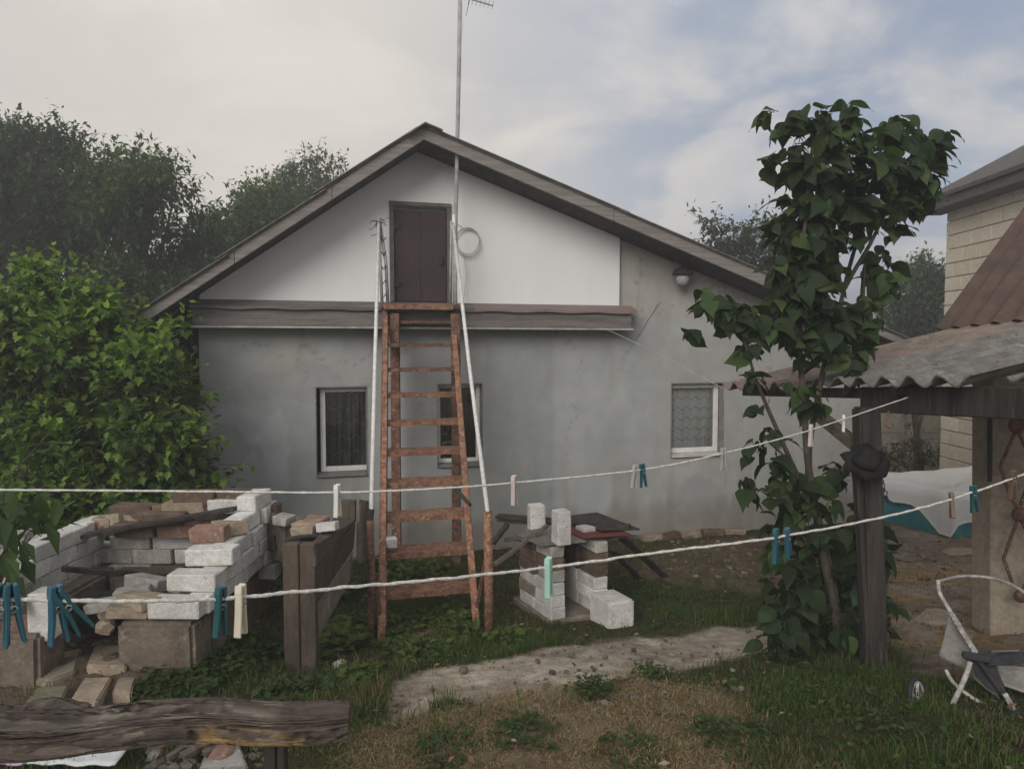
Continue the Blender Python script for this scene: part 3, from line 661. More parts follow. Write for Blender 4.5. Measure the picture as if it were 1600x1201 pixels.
# ================================================================== STAIRCASE
def stairs():
    t = thing('metal_staircase', 'steep rusty open tread metal staircase with white handrails leading to the attic door', 'staircase', P(670, 1000, 4.95))
    C0 = P(656, 501, 7.05); C1 = P(672, 988, 4.94); run = (C1-C0); w = .33
    side = HU*1.0
    for i in range(11):
        c = C0+run*i/10; c = c + side*.0
        a = c-side*w; b = c+side*w; m = MB(); dv = Vector((.15, -.985, 0))
        th = .028+.0014*i; dp = .23 if i > 2 else .17
        n = 8; j = [random.uniform(-.004, .004) for _ in range(n+1)]
        f0 = [a+(b-a)*k/n + dv*(.0+j[k]) for k in range(n+1)]; f1 = [p - dv*dp for p in f0]
        vs = []; fs = []
        for k in range(n+1):
            dz = Vector((0, 0, j[(k*3) % 9]*.7))
            vs += [f0[k]+Vector((0, 0, -th))+dz, f0[k]+dz, f1[k]+dz+Vector((0, 0, .004)), f1[k]+Vector((0, 0, -.004))+dz, f0[k]+dv*-.006+Vector((0, 0, -.006))+dz, f0[k]+dv*-.006+Vector((0, 0, -th))+dz]
        for k in range(n):
            q = k*6; r = q+6
            for x, y in ((0, 1), (1, 2), (2, 3), (3, 4), (4, 5), (5, 0)): fs.append((q+x, q+y, r+y, r+x))
        fs += [tuple(range(6))[::-1], tuple(n*6+x for x in range(6))]
        m.add(vs, fs).build('tread', M_['rust_bright' if i > 2 else 'rust'], t)
    ext = run/10
    for s in (-1, 1):
        top = C0-ext*.45+side*s*(w+.015); bot = C1+ext*.30+side*s*(w+.015)
        dn = (bot-top).normalized(); nrm = Vector((0, dn.z, -dn.y)).normalized()
        m = MB(); m.bar(top, bot, .012, .072, up=(0, -.6, .8)); m.build('stringer', M_['rust'], t, bevel=.002)
        m = MB()
        o = side*(-s)*.022
        for q in (.035, -.035):
            off = Vector((0, -dn.z, dn.y)).normalized()*q
            m.bar(top+off+o, bot+off+o, .046, .007, up=(0, -.6, .8))
        m.build('stringer_flange', M_['rust_bright'], t)
    # landing and its legs
    L0 = C0-ext*.45; m = MB()
    lz = P(656, 480, 7.1).z
    m.box(Vector((C0.x-.02, C0.y+.09, lz)), (.74, .34, .035), Matrix.Rotation(A, 3, 'Z')); m.build('landing', M_['rust'], t, bevel=.004)
    MB().box(Vector((C0.x, C0.y-.075, lz-.004)), (.66, .02, .05), Matrix.Rotation(A, 3, 'Z')).build('landing_edge', M_['rust_bright'], t, bevel=.003)
    for px in (617, 712):
        a = P(px, 490, 6.98); b = Vector((a.x+.0, a.y, float(gz(a.x, a.y))-.05))
        MB().bar(a, b, .085, .06, up=(0, 1, 0)).build('leg', M_['rust'], t, bevel=.004)
    # lower posts
    for px, py, x2 in ((578, 812, 582), (762, 798, 764)):
        a = P(px, py, 4.9); b = P(x2, 1020, 4.9); b.z = float(gz(b.x, b.y))-.05
        MB().tube([a, (a+b)/2+Vector((.003, 0, 0)), b], .031 if px > 700 else .026, 10).build('rail_post', M_['rust_bright' if px > 700 else 'rust'], t, True)
        MB().bar(a+Vector((0, 0, -.25)), C1-ext*.4+side*(w if px > 700 else -w), .02, .02).build('bracket', M_['rust'], t)
    # white handrails
    for p in ([P(580, 800, 4.9), P(586, 560, 5.9), P(592, 345, 6.95)], [P(762, 800, 4.9), P(732, 560, 5.9), P(708, 352, 6.95)]):
        MB().tube(p, .0155, 10).build('handrail', M_['whitepipe'], t, True)
    MB().tube([P(578, 815, 4.9), P(580, 795, 4.9)], .022, 8).build('rail_sleeve', M_['dark_metal'], t)
    # upper posts
    MB().tube([P(606, 475, 7.0), P(603, 410, 6.98), P(592, 340, 6.95)], .016, 8).build('upper_post', M_['greypipe'], t, True)
    MB().tube([P(597, 475, 6.93), P(591, 342, 6.93)], .015, 8).build('upper_post', M_['greypipe'], t, True)
    MB().tube([P(712, 475, 7.0), P(709, 335, 6.97)], .018, 8).build('upper_post', M_['whitepipe'], t, True)
    MB().tube([P(703, 475, 6.9), P(705, 345, 6.93)], .010, 8).build('upper_post', M_['greypipe'], t, True)
    m = MB()
    for k in range(5):
        y = 368+22*k; m.tube([P(594, y, 6.94), P(599, y+9, 6.95), P(603, y+3, 6.96)], .006, 5)
    m.build('tie_wire', M_['dark_metal'], t)
    m = MB(); rr = random.Random(4)
    for k in range(9):
        a = P(592+rr.uniform(-4, 14), 350+rr.uniform(-6, 6), 6.93); pts = [a]
        for q in range(4): a = a+Vector((rr.uniform(-.05, .04), rr.uniform(-.02, .02), rr.uniform(-.035, .03))); pts.append(a)
        m.tube(pts, .003, 4)
    m.build('loose_wire', M_['dark_metal'], t)
    MB().tube([P(711, 762, 5.2), P(716, 768, 5.18), P(735, 789, 5.1)], .014, 8).build('bolt_bar', M_['dark_metal'], t, True)
stairs()
cc = P(611, 847, 5.55)
tag(MB().box(P(611, 847, 5.36), (.085, .07, .075), Euler((.05, .03, .3)).to_matrix()).build('foam_chunk', M_['whitebrick'], bevel=.008), 'small white chunk lying on the left end of a lower stair tread', 'brick chunk')
# ================================================================== SHED (right)
SD = Vector((-.151, .988, -.056)); SR = Vector((.965, .148, .214)).normalized(); SN = SR.cross(SD).normalized()
if SN.z < 0: SN = -SN
E4 = P(1343, 601, 4.0)
def S(l, w, h): return E4 + SR*l + SD*w + SN*h      # l up the slope (to the right), w back in depth
def shed():
    t = thing('open_shed', 'open shed with a mossy corrugated sheet roof on a thick dark post at the right', 'shed', Vector((2.0, 4.0, .27)))
    for (w0, wd, l0, L_, mt, lift, sd) in ((.52, 1.18, 0, 2.35, 'slate_pink', -.012, 1), (-.80, 1.36, 0, 2.35, 'slate_moss', .010, 2), (-2.1, 1.34, .20, 2.2, 'slate_moss', -.014, 3)):
        corr('roof_sheet', M_[mt], t, lambda l, w, h: S(l+l0, w0+w, h+lift), L_, wd, .2, .027, .010, .006, sd, 6, 12)
    nb = MB()
    for l in (.25, 1.1, 1.9):
        for k in range(14):
            w = -2.0+.2*2*k*.62; nb.lathe(S(l, round(w/.2)*.2-.08, .045), [(.012, 0), (.012, .004), (.005, .009)], 6)
    nb.build('roof_nails', M_['rust'], t)['kind'] = 'stuff'
    MB().bar(S(.14, .16, -.115), S(.14, -2.2, -.115), .11, .14).build('eave_beam', M_['darkwood'], t, bevel=.006)
    MB().bar(S(.12, 1.6, -.075), S(.12, .17, -.075), .06, .06).build('purlin', M_['darkwood'], t, bevel=.004)
    MB().bar(S(1.6, 1.5, -.08), S(1.6, -2.2, -.08), .08, .09).build('purlin', M_['darkwood'], t, bevel=.004)
    for w in (1.25, -.2, -1.5):
        MB().bar(S(.05, w, -.045), S(2.25, w, -.045), .05, .045).build('rafter', M_['darkwood'], t)
    a = P(1357, 642, 4.0); b = P(1370, 1060, 4.0); b.z = float(gz(b.x, b.y))-.05
    m = MB(); n = 6
    m.bar(a+Vector((.0, .03, .02)), b+Vector((0, .03, 0)), .118, .11, up=(0, 1, 0)); m.build('post', M_['darkwood'], t, bevel=.012, seg=2)
    MB().bar(a+Vector((-.068, .0, -.25)), b+Vector((-.064, .0, .2)), .022, .05, up=(0, 1, 0)).build('post_batten', M_['darkwood'], t)
    MB().bar(P(1346, 702, 4.05), P(1246, 622, 4.75), .05, .07).build('brace', M_['oldwood'], t, bevel=.004)
    # far post behind
    a = S(.14, 1.45, -.11); 
    return t
SHED = shed()
def outbuilding():
    t = thing('plastered_outbuilding', 'low outbuilding with beige plastered wall and steep brown corrugated roof behind the shed roof', 'outbuilding', Vector((3.3, 5.0, .1)))
    U0 = P(1466, 516, 6.15); rise = math.tan(R(52)); rd = Vector((.965, .148, 0)); rs = (Vector((rd.x, rd.y, 0)).normalized()+Vector((0, 0, rise))).normalized()
    dn = Vector((.151, -.988, .056)).normalized(); nn = rs.cross(dn).normalized()
    if nn.z < 0: nn = -nn
    for k in range(3):
        corr('roof_sheet', M_['brownroof'], t, lambda l, w, h: U0 + rs*(l) + dn*(w+k*1.16) + nn*(h+.004*(k % 2)), 2.0, 1.2, .2, .027, .008, .004, 20+k, 4, 10)
    MB().bar(U0+rs*.1-nn*.06+dn*0, U0+rs*.1-nn*.06+dn*3.4, .06, .06).build('purlin', M_['darkwood'], t)
    # plastered wall: face left edge at px 1548
    a = P(1549, 985, 4.95); x0 = a.x; gb = float(gz(x0, 4.95))-.1
    top = P(1549, 600, 4.95).z
    m = MB()
    m.hexa([(x0, 4.95, gb), (x0+1.8, 4.85, gb), (x0+1.8, 5.15, gb), (x0+.02, 5.2, gb), (x0-.06, 4.95, top+.1), (x0+1.8, 4.85, top+.45), (x0+1.8, 5.15, top+.45), (x0-.04, 5.2, top+.1)])
    m.build('plastered_wall', M_['plaster'], t, bevel=.012)
    MB().bar(P(1546, 640, 4.93), P(1546, 752, 4.93), .018, .02, up=(0, 1, 0)).build('corner_strip', M_['dark_metal'], t)
outbuilding()
def grille():
    Y = 4.82; t = thing('wrought_iron_grille', 'rusty wrought iron lattice with round bosses leaning on the beige plastered wall', 'grille', P(1580, 880, Y))
    def bar_(a, b): MB().bar(P(*a, Y), P(*b, Y), .02, .014, up=(0, 1, 0)).build('bar', M_['rust'], t, bevel=.002)
    for a, b in (((1588, 672), (1563, 728)), ((1563, 728), (1577, 770)), ((1590, 672), (1616, 728)), ((1616, 728), (1594, 790)), ((1577, 770), (1590, 795)), ((1590, 812), (1568, 872)), ((1596, 812), (1622, 872)), ((1568, 872), (1582, 910)), ((1622, 872), (1596, 925))): bar_(a, b)
    for c, r in (((1588, 664), .055), ((1592, 803), .05), ((1594, 930), .045)):
        MB().lathe(P(*c, Y-.01), [(r, 0), (r*1.02, .012), (r*.75, .024), (r*.35, .03)], 14, Matrix.Rotation(R(90), 3, 'X')).build('boss', M_['rust'], t, True)
grille()
def hooks():
    pts = []
    for q in ((1388, 642), (1388, 652), (1384, 658), (1384, 665), (1390, 668), (1394, 665), (1393, 659)): pts.append(P(*q, 3.55))
    tag(MB().tube(pts, .005, 8).build('wire_hook', M_['rust'], smooth=True), 'rusty s shaped wire hook hanging from the dark shed beam', 'hook')
    t = thing('hanging_hat', 'crumpled dark floppy hat hanging on the shed post', 'hat', P(1358, 716, 3.86))
    def crumple(prof, ax, c, nm, amp):
        m = MB().lathe((0, 0, 0), prof, 28); m.v = [c + Matrix.Diagonal((.80, .7, .60)) @ (ax @ (v*(1+amp*noise.noise(v*13+Vector((2, 5, 1)))))) for v in m.v]; m.build(nm, M_['black'], t, True)
    ax = Matrix.Rotation(R(-28), 3, 'Y') @ Matrix.Rotation(R(62), 3, 'X')
    crumple([(.07, .01), (.11, -.005), (.15, -.022), (.152, -.014), (.11, .006), (.07, .02)], ax, P(1352, 720, 3.86), 'brim', .38)
    crumple([(.082, .0), (.092, .03), (.084, .07), (.055, .095), (.02, .098)], ax, P(1354, 718, 3.86), 'crown', .35)
    t = thing('chain_clip', 'small dark chain and clip hanging at the right side of the shed post', 'chain', P(1384, 780, 3.9))
    for k in range(4):
        c = P(1378+2*k, 753+6*k, 3.86); m = MB(); pts = []
        for q in range(9):
            a = 2*math.pi*q/8; pts.append(c+Vector((.010*math.cos(a) if k % 2 else .003*math.cos(a), .003, .015*math.sin(a))))
        m.tube(pts, .003, 5, False).build('link', M_['dark_metal'], t)
    MB().bar(P(1384, 774, 3.86), P(1389, 786, 3.86), .018, .01).build('clip', M_['dark_metal'], t)
    MB().tube([P(1372, 752, 3.88), P(1380, 749, 3.87), P(1381, 756, 3.86)], .004, 5).build('nail', M_['dark_metal'], t)
hooks()
# ================================================================== NEIGHBOUR HOUSE, FENCE, POOL
def neighbour():
    c0 = P(1471, 755, 11.2); c0.z = 0; c1 = P(1600, 600, 9.4); c1.z = 0; d = (c1-c0).normalized(); out = Vector((-d.y, d.x, 0))
    if out.x > 0: out = -out
    t = thing('neighbour_house', 'cream block walled neighbouring house with dark roof rising behind the shed', 'house', c0)
    zt = P(1471, 326, 11.2).z; Ln = 3.6; bh, bl = .2, .44
    MB().hexa([c0-out*.02, c0+d*Ln-out*.02, c0+d*Ln-out*4, c0-out*4] + [p+Vector((0, 0, zt)) for p in (c0-out*.02, c0+d*Ln-out*.02, c0+d*Ln-out*4, c0-out*4)]).build('wall', M_['mortar'], t)
    meshes = {}
    rows = int(zt/bh)
    bz = (zt)/rows
    ang = math.atan2(d.y, d.x)
    def blk(L_):
        k = round(L_, 2)
        if k not in meshes: meshes[k] = brick_mesh('block', M_['block'], (L_-.012, .06, bz-.012), .0015, .004, int(k*100))
        return meshes[k]
    for r in range(rows):
        s = 0; first = bl/2 if r % 2 else bl
        while s < Ln-.05:
            L_ = first if s == 0 else min(bl, Ln-s)
            if L_ < .06: break
            c = d*(s+L_/2) + out*(.012+random.uniform(-.002, .003)) + Vector((0, 0, bz*(r+.5)))
            link('block', blk(L_), t, c, (0, 0, ang)); s += L_
    # eave and roof
    e0 = P(1461, 318, 11.25); 
    a = c0-d*.25+out*.35; b = c0+d*(Ln+.5)+out*.35
    ze = zt-.06
    def up(p, z): return Vector((p.x, p.y, z))
    MB().hexa([up(a, ze), up(b, ze), up(b-out*.36, ze), up(a-out*.36, ze), up(a, ze+.13), up(b, ze+.13), up(b-out*.36, ze+.13), up(a-out*.36, ze+.13)]).build('eave_board', M_['dark_eave'], t, bevel=.006)
    top = ze+1.5
    q = [up(a+out*.06, ze+.19), up(b+out*.06, ze+.19), up(b-out*2.4, top), up(a-out*2.4, top)]
    lo = [up(a+out*.05, ze+.131), up(b+out*.05, ze+.131), up(b-out*2.4, ze+.131), up(a-out*2.4, ze+.131)]
    MB().hexa(lo+q).build('roof', M_['dark_eave'], t, bevel=.004)
neighbour()
def fence():
    t = thing('panel_fence', 'beige concrete panel fence at the back of the yard seen under the shed beam', 'fence', Vector((6.5, 14, 0)))
    for c in range(5):
        x0 = 4.6+c*1.5
        MB().box((x0, 14.05, .85), (.12, .14, 1.8)).build('fence_post', M_['fence'], t, bevel=.008)
        for r in range(4): MB().box((x0+.75, 14.05, .22+r*.425), (1.38, .06, .415)).build('fence_panel', M_['fence'], t, bevel=.01)
fence()
def pool():
    t = thing('covered_pool', 'low garden pool with teal sides and sagging white cover beyond the house corner', 'pool', P(1485, 825, 8.2))
    def q(px, py, Y): return P(px, py, Y)
    cor = [q(1330, 818, 9.2), q(1485, 832, 7.95), q(1610, 815, 8.3), q(1540, 790, 9.9)]
    c = sum(cor, Vector())/4; n = 12; ring = []
    for i in range(4):
        a, b = cor[i], cor[(i+1) % 4]
        for k in range(n): ring.append(a+(b-a)*k/n)
    m = MB(); N = len(ring); prof = [(0, .0, 1.03), (.08, .04, 1.04), (.25, .02, 1.01), (.44, -.01, .97)]
    zb = .0
    V = []; 
    for z, bul, sc in prof:
        for i, p in enumerate(ring):
            f = i % n / n; bg = 1+.010*math.sin(i*1.9)+.008*math.sin(i*.7+z*9)
            V.append(Vector((c.x+(p.x-c.x)*sc*bg, c.y+(p.y-c.y)*sc*bg, zb+z)))
    F_ = []
    for j in range(3):
        for i in range(N): F_.append((j*N+i, j*N+(i+1) % N, (j+1)*N+(i+1) % N, (j+1)*N+i))
    MB().add(V, F_).build('pool_side', M_['poolteal'], t, True)
    V = []; rows = [(.34, 1.07), (.42, 1.06), (.50, 1.01), (.51, .96), (.47, .85), (.43, .5), (.42, .05)]
    for ri, (z, sc) in enumerate(rows):
        for i, p in enumerate(ring):
            f = (i % n)/n; sag = -.07*math.sin(math.pi*f); cr = (1-min(abs(i-n), 6)/6.0) if abs(i-n) < 6 else 0
            zz = z+sag*(.5 if ri else .2)-(.30*cr**1.3+.05*math.sin(i*1.3) if ri == 0 else 0)
            bul = 1+.008*math.sin(i*2.3+ri)
            V.append(Vector((c.x+(p.x-c.x)*sc*bul, c.y+(p.y-c.y)*sc*bul, zb+zz+.008*math.sin(i*2.1))))
    F_ = []
    for j in range(len(rows)-1):
        for i in range(N): F_.append((j*N+i, j*N+(i+1) % N, (j+1)*N+(i+1) % N, (j+1)*N+i))
    F_.append(tuple((len(rows)-1)*N+i for i in range(N)))
    MB().add(V, F_).build('pool_cover', M_['poolwhite'], t, True)
    MB().tube([V[i] for i in range(N)]+[V[0]], .012, 6).build('hem_cord', M_['whitepipe'], t)
pool()
# ================================================================== BRICK ENCLOSURE (left)
CH_ = .090
def enclosure():
    t = thing('brick_enclosure', 'half built dry stacked brick enclosure of white, grey and brown bricks open to the front', 'brick structure', Vector((-2.0, 4.0, .45)))
    O = Vector(t.location); z0 = .76
    def pb(k, x, y, z, rz=0, sc=(1, 1, 1), rx=0, ry=0, name='brick'):
        return put_brick(k, t, Vector((x, y, z))-O, (rx, ry, rz), sc, name)
    # footings
    for (a, b, c, d) in ((-1.93, -1.55, 3.52, 3.74), (-1.86, -1.53, 3.75, 4.18), (-1.84, -1.55, 4.19, 4.62), (-3.0, -2.22, 3.38, 3.60), (-2.75, -2.42, 3.66, 4.6), (-2.4, -2.0, 4.3, 4.6)):
        m = MB(); m.box(((a+b)/2, (c+d)/2, .585), (b-a, d-c, .33), Euler((jit(.01), jit(.015), jit(.02))).to_matrix()); m.build('footing', M_['footing'], t, bevel=.02, seg=2)
    # right wall runs back; steps down toward the front
    xw = -1.56; H90 = R(90)
    starts = [3.62, 3.78, 3.95, 4.12, 4.32]
    cols = [['w', 'w', 'w', 'w'], ['w', 'w', 'w', 'w'], ['w', 'w', 'g', 'w'], ['w', 'w', 't'], ['w', 'b']]
    for r, y0 in enumerate(starts):
        y = y0+ .125; i = 0
        while y < 4.62:
            pb(cols[r][min(i, len(cols[r])-1)], xw+jit(.018), y, z0+CH_*(r+.5), H90+jit(.07), (1, 1, 1), jit(.02), jit(.015)); y += .264; i += 1
    pb('w', -1.66, 3.60, z0+CH_*.5, jit(.03)); pb('w', -1.63, 3.74, z0+CH_*1.5, -.04); pb('w', -1.60, 3.88, z0+CH_*2.5, .05)
    pb('r', -1.67, 4.02, z0+CH_*3.4, .1, (.75, 1, .9)); pb('t', -1.60, 4.12, z0+CH_*3.5, .6, (.7, 1, .9))
    # back wall
    ks = 'wgwwgb'
    pat = [['b', 'g', 'b', 'b', 'g'], ['g', 'b', 'b', 'g', 'b'], ['g', 'g', 'w', 'w', 'w'], ['g', 'w', 'g', 'b', 'w'], ['b', 'b', 'r', 'w', 'b'], ['b', 'b', 'b', 'b', 'b'], ['b', 'b', 'b', 'b', 'r']]
    for r in range(-2, 5):
        off = .125 if r % 2 else 0; x = -2.56+off-.01; i = 0
        while x < -1.66:
            k = pat[r+2][i % 5]
            if not (r == 4 and x < -2.1): pb(k, x+.1, 4.52+jit(.022), z0+CH_*(r+.5), jit(.06), (1, 1, 1), jit(.02), jit(.02))
            x += .258; i += 1
    for x, k in ((-2.28, 'b'), (-2.02, 'r')): pb(k, x, 4.44, z0+CH_*2.5, jit(.08))
    pb('b', -2.1, 4.42, z0+CH_*3.3, .05, (1, 1, .9))
    # left wall
    for r in range(-1, 3):
        y = 3.72+.1*max(r, 0); i = 0
        while y < 4.5:
            k = ['g', 'w', 'w', 'w'][r+1] if random.random() < .75 else 'g'
            pb(k, -2.60+jit(.01), y+.06, z0+CH_*(r+.5), H90+jit(.05)); y += .258; i += 1
    for q in range(12):
        pb(random.choice('gggt'), -2.72+random.uniform(-.28, .06), 3.75+random.uniform(-.1, .6), z0+random.uniform(-.05, .22), random.uniform(-.6, .9), (random.uniform(.7, 1), 1, random.uniform(.5, .9)), jit(.15), jit(.2))
    for q in range(9):
        pb(random.choice('gttr'), -2.75+random.uniform(-.35, .1), 3.55+random.uniform(-.08, .1), z0+random.uniform(-.05, .1), random.uniform(-.9, .9), (random.uniform(.6, 1), 1, random.uniform(.5, .9)), jit(.2), jit(.2))
    for q in range(8):                      # broken bricks under the right pier
        pb(random.choice('gtgt'), -1.95+random.uniform(-.1, .12), 3.62+random.uniform(-.05, .35), z0+.02+random.uniform(-.02, .12), random.uniform(-.7, .7), (random.uniform(.6, 1), 1, random.uniform(.5, .8)), jit(.15), jit(.15))
enclosure()
def loose(k, p, rot, sc, label, cat='brick', group=None, name='brick'):
    o = put_brick(k, None, p, rot, sc, 'loose_brick'); return tag(o, label, cat, group)
loose('w', P(361, 789, 4.5), (0, 0, .03), (1, 1, .95), 'white brick lying flat at the top right corner of the left brick enclosure')
loose('t', P(292, 791, 4.5), (0, 0, -.03), (1.05, 1, .8), 'tan brick lying flat left of the white corner brick on the enclosure back wall')
for (x, y, k, lab) in ((134, 824, 'g', 'grey brick at the left end of the row on the enclosure back wall'), (165, 817, 't', 'small tan brick between grey brick and orange chunk on the back wall'), (171, 824, 'r', 'orange brick chunk in the loose row on the enclosure back wall'), (186, 810, 't', 'tan brick behind the orange chunk on the enclosure back wall'), (208, 809, 't', 'pale tan brick at the right end of the loose row on the back wall')):
    loose(k, P(x, y, 4.52-.03*random.random()), (jit(.1), jit(.1), random.uniform(-.5, .5)), (.46, .9, .85), lab, group='loose bricks on the enclosure back wall')
loose('w', P(72, 958, 3.48), (0, R(90), .05), (.92, 1, 1.25), 'white brick standing upright on the concrete footing behind the left pegs')
loose('r', P(38, 975, 3.5), (0, .1, .6), (.7, 1, .8), 'broken reddish brick left of the upright white brick')
loose('g', P(82, 826+20, 4.2), (0, .03, .35), (.75, 1, .8), 'mossy grey brick on top of the enclosure left wall')
loose('g', P(40, 862, 4.0), (0, -.05, .5), (.9, 1.2, .5), 'flat grey slab piece on the pile at the left edge')
def bucket():
    t = thing('black_box', 'black metal box sunk in the front opening of the brick enclosure', 'box', P(158, 980, 3.75))
    c = P(158, 958, 3.78)
    MB().box(c, (.25, .2, .15), Matrix.Rotation(.05, 3, 'Z')).build('body', M_['black'], t, bevel=.02, seg=2)
    MB().box(c+Vector((0, 0, .08)), (.27, .22, .015), Matrix.Rotation(.05, 3, 'Z')).build('lid', M_['black'], t, bevel=.004)
bucket()
def plank(a, b, w, h, mat, label, cat='plank', name='plank', warp=.004, up=(0, 0, 1), seed=0):
    a = Vector(a); b = Vector(b); d = (b-a).normalized(); u = Vector(up); x = d.cross(u).normalized(); z = x.cross(d); rr = random.Random(seed)
    m = MB(); n = 8; V = []; F_ = []
    for i in range(n+1):
        c = a+(b-a)*i/n + z*rr.uniform(-warp, warp) + x*rr.uniform(-warp, warp); ww = w*(1+rr.uniform(-.06, .06)); hh = h*(1+rr.uniform(-.1, .1))
        V += [c-x*ww/2-z*hh/2, c+x*ww/2-z*hh/2, c+x*ww/2+z*hh/2, c-x*ww/2+z*hh/2]
    for i in range(n):
        for k in range(4): F_.append((i*4+k, i*4+(k+1) % 4, i*4+4+(k+1) % 4, i*4+4+k))
    F_ += [(3, 2, 1, 0), (n*4, n*4+1, n*4+2, n*4+3)]
    return tag(m.add(V, F_).build(name, M_[mat], bevel=.002), label, cat)
plank(P(128, 836, 4.32), P(368, 794, 4.34), .09, .022, 'darkwood', 'dark thin plank lying diagonally across the back of the brick enclosure', seed=1)
plank(P(95, 890, 3.9), P(300, 902, 4.3), .035, .03, 'darkwood', 'dark sagging bar lying inside the brick enclosure', seed=2, warp=.01)
# rough stones and slabs before the enclosure
def slab(pts, mat, label, h=.05, cat='paving slab'):
    g = [G(*p) for p in pts]; z = sum(p.z for p in g)/len(g)+.004; m = MB()
    tops = [Vector((p.x, p.y, z+h*.6+jit(.006))) for p in g]; bots = [Vector((p.x, p.y, z-h*.6)) for p in g]; n = len(g)
    m.add(bots+tops, [tuple(range(n))[::-1], tuple(n+i for i in range(n))]+[(i, (i+1) % n, n+(i+1) % n, n+i) for i in range(n)])
    return tag(m.build('paving_slab', M_[mat], bevel=.008, seg=2), label, cat, 'slabs on the ground before the enclosure' if cat == 'paving slab' else None)
slab([(110, 1112), (132, 1084), (176, 1084), (152, 1114)], 'tanbrick', 'tan slab nearest the rotten beam left of the small square slab')
slab([(136, 1080), (150, 1062), (206, 1062), (198, 1081)], 'tanbrick', 'pale tan slab lying farthest back in the group before the footing')
slab([(176, 1103), (186, 1084), (214, 1083), (206, 1103)], 'tanbrick', 'small square tan slab at the right end of the group')
slab([(38, 1092), (72, 1072), (130, 1064), (118, 1084), (80, 1094)], 'mossy', 'mossy irregular slab with grass growing over it')
slab([(36, 1118), (58, 1096), (108, 1094), (94, 1118)], 'mossy', 'mossy slab half hidden behind the rotten beam')
slab([(88, 1038), (112, 1014), (190, 1016), (176, 1044)], 'concrete', 'broad broken concrete slab between the two footings', .10)
slab([(0, 1058), (4, 1042), (70, 1042), (66, 1062)], 'concrete', 'brown concrete slab below the left footing', .08)
def rubble():
    rr = random.Random(12)
    def stone(p, s, mt, parent=None):
        bm = bmesh.new(); bmesh.ops.create_icosphere(bm, subdivisions=1, radius=s)
        for v in bm.verts: v.co = Vector((v.co.x*rr.uniform(.7, 1.3), v.co.y*rr.uniform(.7, 1.3), v.co.z*rr.uniform(.4, .9)))
        me = bpy.data.meshes.new('stone'); bm.to_mesh(me); bm.free(); me.materials.append(M_[mt]); return me
    ms = [stone(0, 1, k) for k in ('greybrick', 'tanbrick', 'concrete', 'concrete', 'redbrick')]
    V = []; F_ = []; cl = []; n = 0
    pts = []
    for _ in range(520):
        r = rr.random()
        if r < .30: px, py = rr.uniform(-10, 300), rr.uniform(985, 1060)
        elif r < .55: px, py = rr.uniform(595, 1240), rr.uniform(985, 1120)
        elif r < .75: px, py = rr.uniform(990, 1340), rr.uniform(838, 905)
        elif r < .9: px, py = rr.uniform(1380, 1600), rr.uniform(840, 1060)
        else: px, py = rr.uniform(240, 420), rr.uniform(1160, 1199)
        pts.append((px, py))
    base = bmesh.new(); bmesh.ops.create_icosphere(base, subdivisions=1, radius=1); bv = np.array([v.co[:] for v in base.verts]); bf = np.array([[v.index for v in f.verts] for f in base.faces]); base.free()
    cols = np.array([(.22, .19, .155), (.18, .15, .12), (.16, .135, .11), (.28, .26, .23), (.18, .11, .085)])
    for px, py in pts:
        p = G(px, py)
        if zones(np.array([p.x]), np.array([p.y]))['path'][0] > .5 and rr.random() < .2: continue
        s = rr.uniform(.008, .028)*(1.3 if px < 300 or px > 990 and py < 910 else .8)
        v = bv*(1+RNG.uniform(-.3, .3, (len(bv), 1)))*np.array([s*rr.uniform(.8, 1.3), s*rr.uniform(.8, 1.3), s*.65]); a = rr.uniform(0, 6)
        v = v@np.array([[math.cos(a), math.sin(a), 0], [-math.sin(a), math.cos(a), 0], [0, 0, 1]]) + np.array([p.x, p.y, p.z+s*.2])
        V.append(v); F_.append(bf+n); n += len(v); cl.append(np.repeat(cols[[rr.randrange(5)]]*rr.uniform(.7, 1.2), len(v), 0))
    m = material('scattered_stones', (1, 1, 1), (.7, .7, .7), 20, .95, .6, 60, attr='tint')
    o = link('small_stones', npmesh('small_stones', np.concatenate(V), np.concatenate(F_), m, np.concatenate(cl))); o['kind'] = 'stuff'
    tag(o, 'small stones and brick crumbs scattered over the yard soil', 'stones')
rubble()
for (px, py, s, k, lab) in ((530, 1047, .045, 'whitebrick', 'white stone in the weeds left of the staircase foot'), (696, 1096, .03, 'brownbrick', 'dark brown stone on the lower edge of the path'), (724, 1051, .028, 'brownbrick', 'dark stone on the path near the right stair post'), (345, 1192, .05, 'redbrick', 'red brick lump in the rubble under the rotten beam'), (155+10, 985, .05, 'tanbrick', 'tan stone in front of the black box')):
    p = G(px, py) if py != 985 else P(165, 984, 3.62); bm = bmesh.new(); bmesh.ops.create_icosphere(bm, subdivisions=2, radius=s)
    for v in bm.verts: v.co = v.co*(1+.35*noise.noise(v.co*25+Vector((px, 0, 0)))) ; v.co.z *= .8
    me = bpy.data.meshes.new('stone'); bm.to_mesh(me); bm.free(); me.materials.append(M_[k]); tag(link('stone', me, None, p+Vector((0, 0, s*.45))), lab, 'stone')
